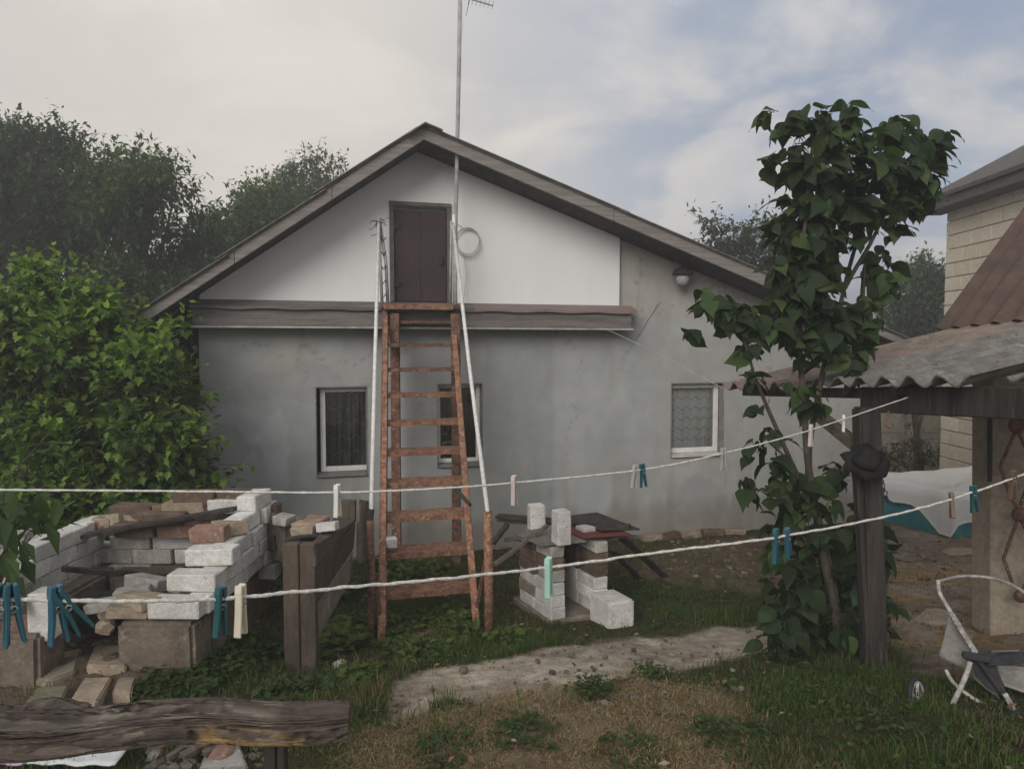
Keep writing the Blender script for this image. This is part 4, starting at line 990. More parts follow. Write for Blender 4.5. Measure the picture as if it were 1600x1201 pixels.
for i, (px, py, w, h, lab) in enumerate(((1462, 968, 70, 22, 'long pale flagstone in the yard right of the shed post'), (1440, 998, 60, 20, 'pinkish flagstone sunk in the yard beside the shed post'), (1500, 992, 52, 16, 'small flagstone before the foot of the plastered wall'), (1420, 868, 66, 16, 'wide sandy flagstone in front of the pool'), (1500, 862, 60, 12, 'thin sandy flagstone under the pool corner'))):
    rr = random.Random(i+60); n = 9
    slab([(px+w*.5*math.cos(6.283*k/n)*rr.uniform(.75, 1.1), py+h*.5*math.sin(6.283*k/n)*rr.uniform(.75, 1.1)) for k in range(n)], 'concrete' if i % 2 else 'tanbrick', lab, .012, 'flagstone')
# ================================================================== BOARD TROUGH (behind, left of the stairs)
def trough():
    t = thing('board_trough', 'weathered board trough with a tall front post and slanting side plank left of the stairs', 'trough', P(465, 1000, 3.95))
    def quad(pts, th, name, mat='brownwood'):
        p = [Vector(q) for q in pts]; n = (p[1]-p[0]).cross(p[3]-p[0]).normalized()*th
        return MB().hexa(p+[q+n for q in p]).build(name, M_[mat], t, bevel=.004)
    zt = P(466, 850, 3.9).z
    a, b = P(441, 850, 3.9), P(492, 850, 3.88); g = .25
    m = MB(); w = (b-a)/2
    for k in range(2):
        q0 = a+w*k+Vector((.002*k, 0, 0)); q1 = a+w*(k+1)-Vector((.003, 0, 0))
        MB().hexa([Vector((q0.x, q0.y, g-.1)), Vector((q1.x, q1.y, g-.1)), Vector((q1.x, q1.y+.06, g-.1)), Vector((q0.x, q0.y+.06, g-.1)), q0+Vector((0, k*.005, 0)), q1, q1+Vector((0, .06, 0)), q0+Vector((0, .06, .0))]).build('front_board', M_['brownwood'], t, bevel=.005)
    # side plank top (slanting) and face boards
    quad([P(493, 850, 3.9), P(494, 886, 3.87), P(556, 812, 4.75), P(528, 808, 4.8)], -.03, 'rim_plank')
    quad([P(494, 890, 3.90), P(494, 945, 3.92), P(552, 858, 4.78), P(556, 816, 4.78)], -.03, 'side_board')
    quad([P(494, 948, 3.93), P(496, 1000, 3.95), P(548, 905, 4.8), P(552, 861, 4.8)], -.03, 'side_board', 'concrete')
    quad([P(527, 779, 4.85), P(527, 815, 4.85), P(557, 815, 4.83), P(557, 780, 4.83)], .03, 'back_board')
    quad([P(557, 779, 4.82), P(557, 880, 4.82), P(574, 876, 5.0), P(572, 782, 5.0)], .02, 'back_board', 'concrete')
    quad([P(400, 820, 4.5), P(400, 875, 4.5), P(446, 872, 4.45), P(446, 820, 4.45)], -.25, 'rear_block', 'concrete')
    quad([P(449, 826, 4.35), P(449, 850, 4.3), P(492, 846, 4.3), P(500, 822, 4.35)], -.02, 'inner_tray', 'darkwood')
    MB().tube([P(448, 842, 4.2), P(470, 838, 4.2), P(506, 836, 4.22)], .012, 6).build('inner_bar', M_['dark_metal'], t)
trough()
for i, (x, y, Y, k, sc, lab) in enumerate(((410, 809, 4.5, 'g', .5, 'grey brick piece at the left of the rubble on the rear block'), (421, 804, 4.52, 'r', .45, 'orange red brick piece on the rear block of the trough'), (444, 811, 4.42, 'g', .4, 'small pale stone at the right edge of the rear block'), (482, 820, 4.35, 't', .7, 'tan brick lying on the trough tray'), (492, 816, 4.4, 'r', .6, 'reddish brick on top of the tan brick in the trough'), (512, 822, 4.25, 'w', .45, 'pale brick fragment on the slanting rim plank'), (476, 828, 4.28, 't', .55, 'broken tan brick at the front of the trough tray'))):
    loose(k, P(x, y, Y), (jit(.2), jit(.2), random.uniform(-.6, .6)), (sc, .9, .55), lab, group='brick rubble on the board trough')
# ================================================================== BRICK GRILL
def grill():
    t = thing('brick_grill', 'dry stacked white brick grill of two piers in front of the house wall', 'grill', Vector((.45, 5.5, .05)))
    O = Vector(t.location); ang = math.atan2(.9, -.44); ax = Vector((math.cos(ang), math.sin(ang), 0)); sd = Vector((ax.y, -ax.x, 0)); z0 = float(gz(.4, 5.5))+.045
    c0 = P(872, 975, 5.28); c0.z = 0; c1 = P(940, 966, 5.42); c1.z = 0
    m = MB(); bq = (c0-sd*.07-ax*.0, c1+sd*.08-ax*.0, c1+sd*.08+ax*.6, c0-sd*.08+ax*.6); m.hexa(list(bq)+[p+Vector((0, 0, z0)) for p in bq])
    m.build('base_slab', M_['concrete'], t, bevel=.012)
    def row(c, r, n, ks, off=0, start=0, sc=(1, 1, 1)):
        for i in range(start, n):
            k = ks[i % len(ks)]; p = c+ax*(.125+.256*i+off)+Vector((0, 0, z0+CH_*(r+.5)))+sd*jit(.005)
            put_brick(k, t, p-O, (0, 0, ang+jit(.03)), sc)
    for r in range(6):
        if r < 3: row(c0, r, 2, 'ww' if r != 1 else 'wt')
        else: row(c0+sd*.008, r, 1, 'gbgt'[r-3], 0, 0, (.9, .92, .96))
    put_brick('t', t, c0+ax*.40+Vector((0, 0, z0+CH_*3.5))-O, (0, 0, ang), (1, 1, 1))
    for r in range(6):
        if r < 3: row(c1, r, 2, 'ww')
        else: row(c1+sd*.012, r, 1, 'bbgg'[r-3], 0, 0, (.9, .9, .95))
    for r in range(3, 6): row(c0, r, 2, 'b', .0, 1); row(c1, r, 2, 'b', .0, 1)
    # back bricks closing the firebox
    for r in range(5):
        for i in range(2): put_brick('b', t, c0+ax*.56+sd*(.16+.22*i)+Vector((0, 0, z0+CH_*(r+.5)))-O, (0, 0, ang+R(90)), (.9, 1, 1))
    # cover sheets
    zt = z0+CH_*6+.012
    def sheet(pts, name, mat, th=.012, dz=0):
        p = [Vector((q.x, q.y, q.z+dz)) for q in pts]; MB().hexa(p+[q+Vector((0, 0, th)) for q in p]).build(name, M_[mat], t, bevel=.003)
    A0 = c0-sd*.14+ax*.02; B0 = c1+sd*.2-ax*.03
    up = Vector((0, 0, zt))
    sheet([A0+up, A0+sd*.36+up-ax*.05, A0+sd*.32+ax*.42+up+Vector((0, 0, .02)), A0+sd*.02+ax*.5+up+Vector((0, 0, -.02))], 'cover_sheet', 'slate')
    sheet([A0+sd*.36+up+Vector((0, 0, .015)), B0+sd*.04+up+Vector((0, 0, .015)), B0+ax*.5+up+Vector((0, 0, .03)), A0+sd*.30+ax*.55+up+Vector((0, 0, .02))], 'cover_sheet', 'sheetred')
    sheet([B0-sd*.16+ax*.1+up+Vector((0, 0, .045)), B0+sd*.16+ax*.05+up+Vector((0, 0, .03)), B0+sd*.12+ax*.6+up+Vector((0, 0, .05)), B0-sd*.2+ax*.6+up+Vector((0, 0, .05))], 'cover_sheet', 'darkwood')
    return zt
ZG = grill()
loose('w', P(877, 823, 5.30), (R(0), R(90), .35), (1, 1, 1.2), 'taller upright white brick at the front of the grill top', cat='brick')
loose('w', P(838, 812, 5.75), (0, R(90), .2), (1, 1, 1.35), 'upright white brick at the back left of the grill top', cat='brick')
loose('w', P(852, 842, 5.6), (0, 0, 1.1), (1, 1, 1), 'white brick lying flat between the two upright bricks')
loose('w', P(915, 830, 5.6), (0, 0, .5), (.42, 1, .9), 'half white brick lying on the grill top right of the upright brick')
loose('g', P(896, 827, 5.9), (0, 0, .3), (.8, 1, .9), 'grey brick behind the half brick on the grill top')
def wblock():
    ang = math.atan2(.9, -.44); a = P(952, 985, 5.15); b = P(992, 973, 5.22); d = Vector((math.cos(ang), math.sin(ang), 0)); g = float(gz(a.x, a.y))-.03
    zt = P(956, 942, 5.15).z; a.z = g; b.z = g; q = [a, b, b+d*.27, a+d*.27]
    tag(MB().hexa(q+[Vector((p.x, p.y, zt+jit(.008))) for p in q]).build('white_block', M_['whitebrick'], bevel=.014, seg=2), 'large white block standing in the grass at the right foot of the grill', 'block')
wblock()
plank(P(777, 806, 5.95), P(984, 822, 5.6), .10, .022, 'darkwood', 'long dark plank lying across the back of the grill top', seed=5)
plank(P(778, 812, 6.0), P(975, 830, 5.66), .06, .02, 'oldwood', 'grey plank right below the long dark plank on the grill', seed=6)
plank(P(772, 882, 5.35), P(856, 820, 5.5), .03, .03, 'oldwood', 'thin grey pole leaning from the ground to the grill top', seed=7)
plank(P(770, 848, 5.6), P(793, 818, 5.75), .04, .03, 'darkwood', 'short dark stick leaning left of the grill', seed=8)
p1 = P(972, 838, 5.8); p2 = G(1042, 900)
plank(p1, p2, .10, .02, 'oldwood', 'brown plank leaning from the grill down to the grass at the right', seed=9)
plank(P(955, 858, 5.75), G(998, 902), .07, .02, 'slate', 'grey plank leaning under the brown plank right of the grill', seed=10)
plank(P(800, 838, 5.6), P(866, 846, 5.35), .10, .012, 'oldwood', 'loose grey board on the left part of the grill top', seed=11)
plank(P(788, 843, 5.8), P(835, 840, 5.8), .08, .012, 'oldwood', 'second loose board behind the left part of the grill top', seed=12)
plank(P(900, 838, 5.8), P(998, 838, 5.75), .09, .012, 'slate', 'grey sheet strip lying over the right pier of the grill', seed=13)
# bricks along the wall foot
for i, (px, k, lab) in enumerate(((1018, 't', 'tan brick at the wall foot nearest the grill'), (1046, 'b', 'brown brick at the wall foot second from the grill'), (1078, 't', 'tan brick at the wall foot below the right window'), (1112, 'b', 'brown brick at the wall foot right of the window'), (1146, 't', 'tan brick at the wall foot nearest the leafy tree'))):
    u, z = wl(px, 845, -.12); p = H(u, -.12, 0); p.z = float(gz(p.x, p.y))+.02
    loose(k, p, (jit(.1), jit(.15), A+jit(.2)), (.95, 1, .8), lab, group='bricks along the foot of the house wall')
# ================================================================== ROTTEN BEAM + FOREGROUND
def beam():
    t = thing('rail_fence', 'rotten grey wooden beam with split yellow wood resting on a dark post in the foreground', 'fence', P(430, 1190, 2.1))
    def wood(a, b, hw, hh, seed, name, yellow=False):
        n, k = 300, 170; d = (b-a); L_ = d.length; dn = d.normalized(); x = Vector((0, 0, 1)).cross(dn).normalized(); z = dn.cross(x)
        U = np.repeat(np.linspace(0, 1, n+1), k); T = np.tile(np.arange(k)/k*2*np.pi, n+1)
        cx, sx = np.cos(T), np.sin(T); pw = .35
        ex = np.sign(cx)*np.abs(cx)**pw; ez = np.sign(sx)*np.abs(sx)**pw
        wv = .5*fbm(U*4, T*.8, seed+30, 3); gr = fbm(U*4+seed, (T+wv)*5.5, seed, 5); gr2 = fbm(U*26, (T+wv)*26, seed+3, 3); big = fbm(U*6, T*1.2, seed+9, 3)
        s = 1 - 1.0*np.clip(gr-.5, 0, 1) - .10*(gr2-.5) - .45*np.clip(big-.55, 0, 1)
        gk = fbm(U*2.5+9, (T+wv)*3.2, seed+50, 4); crack = sstep(np.abs(gk-.5), .035, .0); s = s - .22*crack
        taper = 1-.10*U*0
        endz = 1-.25*sstep(U, .96, 1)*fbm(T*3, T*0+1, seed, 2)
        s = s*endz*(1+.10*(1-U))
        V = np.array(a)[None]+np.outer(U, np.array(d))+np.outer(ex*hw*s, np.array(x))+np.outer(ez*hh*s, np.array(z))
        V[:, 2] += .012*np.sin(U*9+seed)
        col = np.array([[.135, .105, .085]])*(.45+.95*gr2[:, None])*(1-.6*crack[:, None])
        lt = sstep(gr, .52, .66)[:, None]; col = col*(1-.55*lt)+np.array([[.25, .215, .18]])*lt*.55
        if yellow:
            front = np.abs(ez) < .96
            ym = sstep(.15-np.abs(U-.74)+.05*(gr2-.5), 0, .02)*sstep(-sx+.8*(gr-.5), -.12, .0)*sstep(-cx, -.3, 0)
            V[:, 2] += 0; col = col*(1-ym[:, None])+np.array([[.44, .29, .13]])*(.35+1.1*gr2[:, None])*ym[:, None]
            wm = sstep(fbm(U*9, T*24, 77, 3), .6, .68)*sstep(.3-np.abs(U-.55), 0, .1)
            col = col*(1-.5*wm[:, None])+np.array([[.48, .42, .34]])*.5*wm[:, None]
        i = np.arange((n+1)*k).reshape(n+1, k)
        q = np.stack([i[:-1], np.roll(i[:-1], -1, 1), np.roll(i[1:], -1, 1), i[1:]], -1).reshape(-1, 4)
        c0, c1 = len(V), len(V)+1
        V = np.vstack([V, np.array(a), np.array(b)-np.array(dn)*.02]); col = np.vstack([col, [[.1, .08, .07]]*2])
        e0 = np.stack([i[0], np.roll(i[0], -1), np.full(k, c0), np.full(k, c0)], 1)
        Vw = V-np.array(t.location)[None]
        me = bpy.data.meshes.new(name); fl = [tuple(int(w) for w in r) for r in q]+[(int(i[0][(j+1) % k]), int(i[0][j]), c0) for j in range(k)]+[(int(i[n][j]), int(i[n][(j+1) % k]), c1) for j in range(k)]
        me.from_pydata([tuple(v) for v in Vw], [], fl)
        at = me.color_attributes.new('tint', 'FLOAT_COLOR', 'POINT'); at.data.foreach_set('color', np.concatenate([np.clip(col, .01, 1), np.ones((len(col), 1))], 1).astype(np.float32).ravel())
        me.materials.append(M_['beamwood']); me.shade_smooth(); link(name, me, t)
    wood(P(-60, 1147, 1.92), P(546, 1119, 2.1), .076, .035, 3, 'beam', True)
    wood(P(-60, 1120, 2.02), P(135, 1112, 2.1), .055, .018, 8, 'upper_beam')
    for px, w in ((424, .034), (441, .022)):
        a = P(px, 1150, 2.12); b = Vector((a.x, a.y, float(gz(a.x, a.y))-.1)); MB().bar(a, b, w, .04, up=(0, 1, 0)).build('post', M_['darkwood'], t, bevel=.003)
beam()
def banner():
    g = [G(-60, 1215), G(-40, 1176), G(225, 1160), G(180, 1215)]; zs = .05
    o = MB()
    a, b, c, d = [Vector((p.x, p.y, p.z+zs)) for p in g]
    a.z = b.z = c.z = d.z = max(a.z, b.z)+.01
    nx, ny = 24, 8; V = []; F_ = []
    for j in range(ny+1):
        for i in range(nx+1):
            p = a+(d-a)*i/nx; q = b+(c-b)*i/nx; r = p+(q-p)*j/ny; r.z += .012*noise.noise(r*6)+.004*math.sin(i*1.3); V.append(r)
    for j in range(ny):
        for i in range(nx): k = j*(nx+1)+i; F_.append((k, k+1, k+nx+2, k+nx+1))
    m = bpy.data.materials.new('printed_banner'); m.use_nodes = True; nt = m.node_tree; N = nt.nodes; L = nt.links; bs = N['Principled BSDF']; bs.inputs['Roughness'].default_value = .5
    tc = N.new('ShaderNodeTexCoord'); sp_ = N.new('ShaderNodeSeparateXYZ'); L.new(tc.outputs['Object'], sp_.inputs[0]); nz = N.new('ShaderNodeTexNoise'); nz.inputs['Scale'].default_value = 5; L.new(tc.outputs['Object'], nz.inputs[0])
    ad = N.new('ShaderNodeMath'); ad.operation = 'MULTIPLY_ADD'; ad.inputs[1].default_value = .10; L.new(nz.outputs['Fac'], ad.inputs[0]); L.new(sp_.outputs[0], ad.inputs[2])
    rp = N.new('ShaderNodeValToRGB'); rp.color_ramp.interpolation = 'CONSTANT'
    mr = N.new('ShaderNodeMapRange'); mr.inputs[1].default_value = -.35; mr.inputs[2].default_value = .40; L.new(ad.outputs[0], mr.inputs[0]); L.new(mr.outputs[0], rp.inputs[0])
    els = rp.color_ramp.elements; els[0].position = 0; els[0].color = (.62, .36, .03, 1); els[1].position = .33; els[1].color = (.26, .06, .24, 1)
    for pos, c_ in ((.42, (.45, .33, .47)), (.50, (.10, .10, .12)), (.53, (.60, .62, .62))): e_ = els.new(pos); e_.color = (*c_, 1)
    L.new(rp.outputs[0], bs.inputs['Base Color'])
    ob = MB().add(V, F_).build('printed_banner', m, smooth=True); sm = ob.modifiers.new('thick', 'SOLIDIFY'); sm.thickness = .006
    tag(ob, 'white plastic sheet with yellow and purple print lying under the rotten beam', 'banner')
banner()
for i in range(3):
    px = (285, 320, 262)[i]; a = G(px, 1198); a.z += .05; b = G(px+75, 1168); b.z += .07
    plank(a, b, .04-.008*i, .02, 'oldwood', ('broken grey lath in the rubble under the beam, nearest the banner', 'broken grey lath in the rubble under the beam, rightmost', 'splintered lath end touching the white sheet')[i], seed=30+i)
slab([(310, 1215), (325, 1180), (372, 1172), (388, 1210)], 'greybrick', 'round edged pale stone slab in the rubble under the beam', .06, 'slab')
# ================================================================== STROLLER
def stroller():
    Y = 3.45; t = thing('old_stroller', 'broken old stroller frame with grey fabric and bare wheels by the shed post', 'stroller', P(1500, 1130, Y))
    def pp(*a): return [P(x, y, d) for x, y, d in a]
    def smooth(pts, n=6):
        out = []; P_ = [pts[0]]+pts+[pts[-1]]
        for i in range(1, len(P_)-2):
            for k in range(n):
                s = k/n; a, b, c, d = P_[i-1], P_[i], P_[i+1], P_[i+2]
                out.append(.5*((2*b)+(c-a)*s+(2*a-5*b+4*c-d)*s*s+(-a+3*b-3*c+d)*s**3))
        return out+[pts[-1]]
    def tube(pts, r, mat, name): MB().tube(smooth(pts), r, 8).build(name, M_[mat], t, True)
    tube(pp((1466, 905, 3.6), (1468, 925, 3.58), (1485, 955, 3.5), (1505, 990, 3.42), (1528, 1022, 3.38)), .010, 'whitetube', 'handle_tube')
    tube(pp((1466, 908, 3.6), (1500, 900, 3.8), (1545, 902, 3.8), (1585, 915, 3.65), (1625, 945, 3.5)), .008, 'whitetube', 'hoop')
    for k in range(9):
        c = P(1488+4.3*k, 960+7*k, 3.47-.012*k); MB().lathe(c, [(.014, -.006), (.015, 0), (.014, .006)], 8, Euler((.6, .5, 0)).to_matrix()).build('grip_ring', M_['whitetube'], t)
    tube(pp((1516, 1033, 3.36), (1505, 1065, 3.34), (1474, 1128, 3.32)), .0115, 'whitetube', 'leg')
    tube(pp((1478, 1046, 3.5), (1490, 1066, 3.45), (1520, 1090, 3.38), (1555, 1108, 3.34), (1588, 1120, 3.3)), .009, 'whitetube', 'leg')
    tube(pp((1570, 1083, 3.28), (1590, 1120, 3.26)), .012, 'whitetube', 'leg')
    tube(pp((1525, 1025, 3.35), (1560, 1075, 3.32), (1600, 1130, 3.3)), .010, 'dark_metal', 'leg')
    tube(pp((1440, 1095, 3.55), (1500, 1100, 3.5), (1600, 1112, 3.45)), .008, 'dark_metal', 'axle')
    # fabric: rear panel and seat
    def cloth(q, name, mat, bow=.03):
        a, b, c, d = [P(*k) for k in q]; V = []; F_ = []; n = 10
        for j in range(n+1):
            for i in range(n+1):
                s, r = i/n, j/n; p = (a*(1-s)+b*s)*(1-r)+(d*(1-s)+c*s)*r; p.y += bow*math.sin(math.pi*s)*math.sin(math.pi*r)+.006*noise.noise(p*20); V.append(p)
        for j in range(n):
            for i in range(n): k = j*(n+1)+i; F_.append((k, k+1, k+n+2, k+n+1))
        o = MB().add(V, F_).build(name, M_[mat], t, True); sm = o.modifiers.new('thick', 'SOLIDIFY'); sm.thickness = .006
    cloth([(1483, 960, 3.5), (1514, 996, 3.44), (1528, 1052, 3.38), (1466, 1026, 3.54)], 'seat_back', 'fabric')
    cloth([(1516, 1030, 3.42), (1540, 1030, 3.4), (1562, 1092, 3.35), (1522, 1060, 3.42)], 'side_panel', 'fabric')
    cloth([(1545, 1015, 3.6), (1592, 1014, 3.55), (1588, 1026, 3.5), (1546, 1026, 3.5)], 'canopy_edge', 'fabric', .01)
    cloth([(1556, 1038, 3.45), (1625, 1045, 3.4), (1630, 1090, 3.3), (1570, 1070, 3.35)], 'seat_pan', 'fabric', .05)
    cloth([(1505, 1022, 3.37), (1548, 1015, 3.37), (1575, 1090, 3.31), (1545, 1075, 3.33)], 'strap_panel', 'darkfabric', .02)
    cloth([(1540, 1020, 3.36), (1600, 1018, 3.3), (1600, 1034, 3.28), (1545, 1040, 3.33)], 'strap_panel', 'darkfabric', .02)
    MB().bar(P(1504, 1022, 3.35), P(1548, 1030, 3.33), .03, .03).build('joint', M_['darkfabric'], t, bevel=.005)
    for (px, py, Yw, r, tilt) in ((1434, 1092, 3.40, .095, .75), (1592, 1140, 3.2, .075, .4)):
        c = P(px, py, Yw); M = Matrix.Rotation(tilt, 3, 'Z') @ Matrix.Rotation(R(80), 3, 'X'); ring = []
        for q in range(25): a = 2*math.pi*q/24; ring.append(c+M @ Vector((r*math.cos(a), r*math.sin(a), 0)))
        wh = MB().tube(ring, .011, 8, False).build('wheel', M_['darkfabric'], t, True)
        MB().tube([c+(p-c)*.82 for p in ring], .007, 6, False).build('rim', M_['whitetube'], wh, True)
        for q in range(5):
            a = 2*math.pi*q/5; MB().bar(c, c+M @ Vector((r*.82*math.cos(a), r*.82*math.sin(a), 0)), .014, .006).build('spoke', M_['whitetube'], wh)
        MB().lathe(c, [(.02, -.02), (.02, .02)], 10, M).build('hub', M_['greypipe'], wh)
stroller()
# ================================================================== CLOTHES LINES AND PEGS
def rope(pts, r, label, seed, wob=.0012):
    P_ = [Vector(p) for p in pts]; out = []; Q = [P_[0]*2-P_[1]]+P_+[P_[-1]*2-P_[-2]]
    for i in range(1, len(Q)-2):
        for k in range(24):
            s = k/24; a, b, c, d = Q[i-1], Q[i], Q[i+1], Q[i+2]
            p = .5*((2*b)+(c-a)*s+(2*a-5*b+4*c-d)*s*s+(-a+3*b-3*c+d)*s**3); p = p+Vector((0, noise.noise(p*30)*wob, noise.noise(p*26+Vector((5, 0, 0)))*wob)); out.append(p)
    out.append(P_[-1]); rr = [r*(1+.18*math.sin(i*1.9)+.1*noise.noise(p*60)) for i, p in enumerate(out)]
    t = MB().tube(out, rr, 7).build('clothes_line', M_['rope'], None, True); return tag(t, label, 'clothes line')
L1 = [(-80, 764, 1.85), (0, 765, 1.87), (250, 767, 1.93), (527, 769, 2.0), (700, 762, 2.1), (803, 754, 2.2), (1000, 734, 2.42), (1130, 708, 2.6), (1265, 672, 2.95), (1418, 621, 3.5)]
L2 = [(-80, 934, .98), (0, 936, 1.05), (200, 938, 1.12), (350, 935, 1.2), (500, 921, 1.3), (700, 903, 1.45), (857, 886, 1.6), (1050, 860, 1.72), (1220, 838, 1.85), (1400, 803, 2.1), (1520, 769, 2.3), (1620, 733, 2.5), (1700, 700, 2.7)]
rope([P(*q) for q in L1], .0030, 'thinner white clothes line strung higher across the yard to the shed beam', 1, .001)
rope([P(*q) for q in L2], .0033, 'thicker white clothes line sagging lower across the foreground', 2, .002)
def on_line(Ln, px):
    xs = [q[0] for q in Ln]; return P(px, float(np.interp(px, xs, [q[1] for q in Ln])), float(np.interp(px, xs, [q[2] for q in Ln])))
def peg(mat):
    t = bpy.data.objects.new('clothes_peg', None); COL.objects.link(t); t.empty_display_size = .02
    for s in (-1, 1):
        m = MB(); prof = [(.0045, .022), (.0055, .020), (.0085, .004), (.0075, -.01), (.0065, -.030), (.0085, -.056), (.0125, -.058), (.0110, -.03), (.0115, 0), (.0095, .018)]
        prof = [(.001, .020), (.007, .0215), (.0085, .012), (.0078, .0), (.0085, -.020), (.0115, -.050), (.0085, -.052), (.0045, -.028), (.0025, -.010), (.0022, .004)]
        pr = [(s*a, b) for a, b in prof]; w = .0052; n = len(pr)
        V = [(a, -w, b) for a, b in pr]+[(a, w, b) for a, b in pr]
        m.add(V, [tuple(range(n)), tuple(n+i for i in range(n))[::-1]]+[(i, (i+1) % n, n+(i+1) % n, n+i) for i in range(n)])
        link('jaw', m.mesh('jaw', mat, bevel=.0009), t)
    link('spring', MB().tube([(math.cos(a)*.004, -.006+.012*a/20, math.sin(a)*.004-.008) for a in np.linspace(0, 20, 50)], .0008, 5).mesh('spring', M_['greypipe']), t)
    return t
pegs = {}
def add_peg(Ln, px, mk, rz, label, tilt=0.0, sc=1.25, rx=0):
    if mk not in pegs: o = peg(M_[mk]); pegs[mk] = o
    else: o = copy_tree(pegs[mk])
    p = on_line(Ln, px); o.location = p+Vector((0, 0, -.004)); o.rotation_euler = (rx, tilt, rz); o.scale = (sc, sc, sc)
    tag(o, label, 'clothes peg', 'clothes pegs on the two lines')
add_peg(L1, 527, 'p_white', 1.35, 'white peg on the higher line in front of the left window, left of the stairs')
add_peg(L1, 803, 'p_pink', 1.2, 'pale pinkish peg on the higher line right of the stairs', -.05)
add_peg(L1, 992, 'p_grey', .7, 'greyish left peg of the pair on the higher line in mid wall', .12, 1.1)
add_peg(L1, 1004, 'p_teal', .5, 'dark right peg of the pair on the higher line in mid wall', -.1, 1.1)
add_peg(L1, 1130, 'p_grey', .25, 'grey peg on the higher line under the right window', .0, 1.15)
add_peg(L1, 1267, 'p_pink', .9, 'pale pink peg on the higher line in front of the leafy tree', .05)
add_peg(L1, 1318, 'p_white', 1.3, 'small white peg on the higher line next to the shed post', 0, 1.0)
add_peg(L2, 3, 'p_teal', .35, 'teal peg cut by the left edge of the picture on the lower line', .12, 1.3)
add_peg(L2, 18, 'p_blue', .9, 'blue teal peg second from the left edge on the lower line', -.04, 1.25)
add_peg(L2, 88, 'p_blue', 1.0, 'blue peg before the upright white brick on the lower line', -.03, 1.25)
add_peg(L2, 102, 'p_teal', .6, 'slanting dark teal peg touching the blue one on the lower line', -.5, 1.1)
add_peg(L2, 345, 'p_teal', 1.2, 'dark teal peg beside the cream peg on the lower line', .06, 1.15)
add_peg(L2, 376, 'p_cream', 1.45, 'cream peg on the lower line right of the brick enclosure', .03, 1.2)
add_peg(L2, 857, 'p_mint', 1.2, 'mint green peg on the lower line in front of the brick grill', -.08, 1.25)
add_peg(L2, 1212, 'p_teal', .95, 'darker left peg of the pair before the leafy tree on the lower line', .0, 1.25)
add_peg(L2, 1230, 'p_blue', .9, 'bluer slanting right peg of the pair before the leafy tree', -.3, 1.15)
add_peg(L2, 1487, 'p_brown', 1.3, 'thin brown peg on the lower line in front of the white pool cover', .25, 1.1)
add_peg(L2, 1521, 'p_teal', .25, 'open dark teal peg on the lower line in front of the pool corner', -.12, 1.2)
add_peg(L2, 1583, 'p_brown', .4, 'wide brown peg on the lower line in front of the plastered wall', .0, 1.35)
# ================================================================== FOLIAGE
def leaf_tpl(kind):
    if kind == 'heart':
        st = [(-.04, .06, 0), (.0, .22, .0), (.10, .33, -.0), (.25, .385, -.01), (.42, .36, -.035), (.60, .27, -.08), (.76, .15, -.15), (.88, .06, -.22), (1.0, .0, -.31)]
    elif kind == 'lobed':
        st = [(0, .08, 0), (.15, .40, -.02), (.32, .26, -.03), (.50, .46, -.05), (.62, .20, -.08), (1.0, .0, -.18)]
    else:
        st = [(0, .03, 0), (.40, .24, -.03), (1.0, .0, -.12)]
    V = []; F_ = []
    for t, w, z in st:
        fo = .14 if kind == 'heart' else .30; wob = .03*math.sin(t*9) if kind == 'heart' else 0; V += [(t, 0, z), (t, w, z+w*fo+wob), (t, -w, z+w*fo-wob)]
    for i in range(len(st)-1):
        a = 3*i; b = a+3
        F_ += [(a, b, b+1, a+1), (a, a+2, b+2, b)]
    return np.array(V, float), np.array(F_)
TPL = {k: leaf_tpl(k) for k in ('heart', 'lobed', 'simple')}
def frames(D, up):
    D = D/np.linalg.norm(D, axis=1, keepdims=True); Y = np.cross(up, D); Y /= np.linalg.norm(Y, axis=1, keepdims=True)+1e-9; Z = np.cross(D, Y); return D, Y, Z
def leaves_mesh(name, kind, pos, D, up, size, col, mat, origin):
    V0, F0 = TPL[kind]; n = len(pos); X, Y, Z = frames(D, up)
    V = pos[:, None, :] + (V0[None, :, 0:1]*X[:, None]+V0[None, :, 1:2]*Y[:, None]+V0[None, :, 2:3]*Z[:, None])*size[:, None, None]
    V = V-np.array(origin)[None, None]
    Fq = (F0[None]+(np.arange(n)*len(V0))[:, None, None]).reshape(-1, 4)
    return npmesh(name, V.reshape(-1, 3), Fq, mat, np.repeat(col, len(V0), 0))
def rand_dir(n): v = RNG.normal(size=(n, 3)); return v/np.linalg.norm(v, axis=1, keepdims=True)
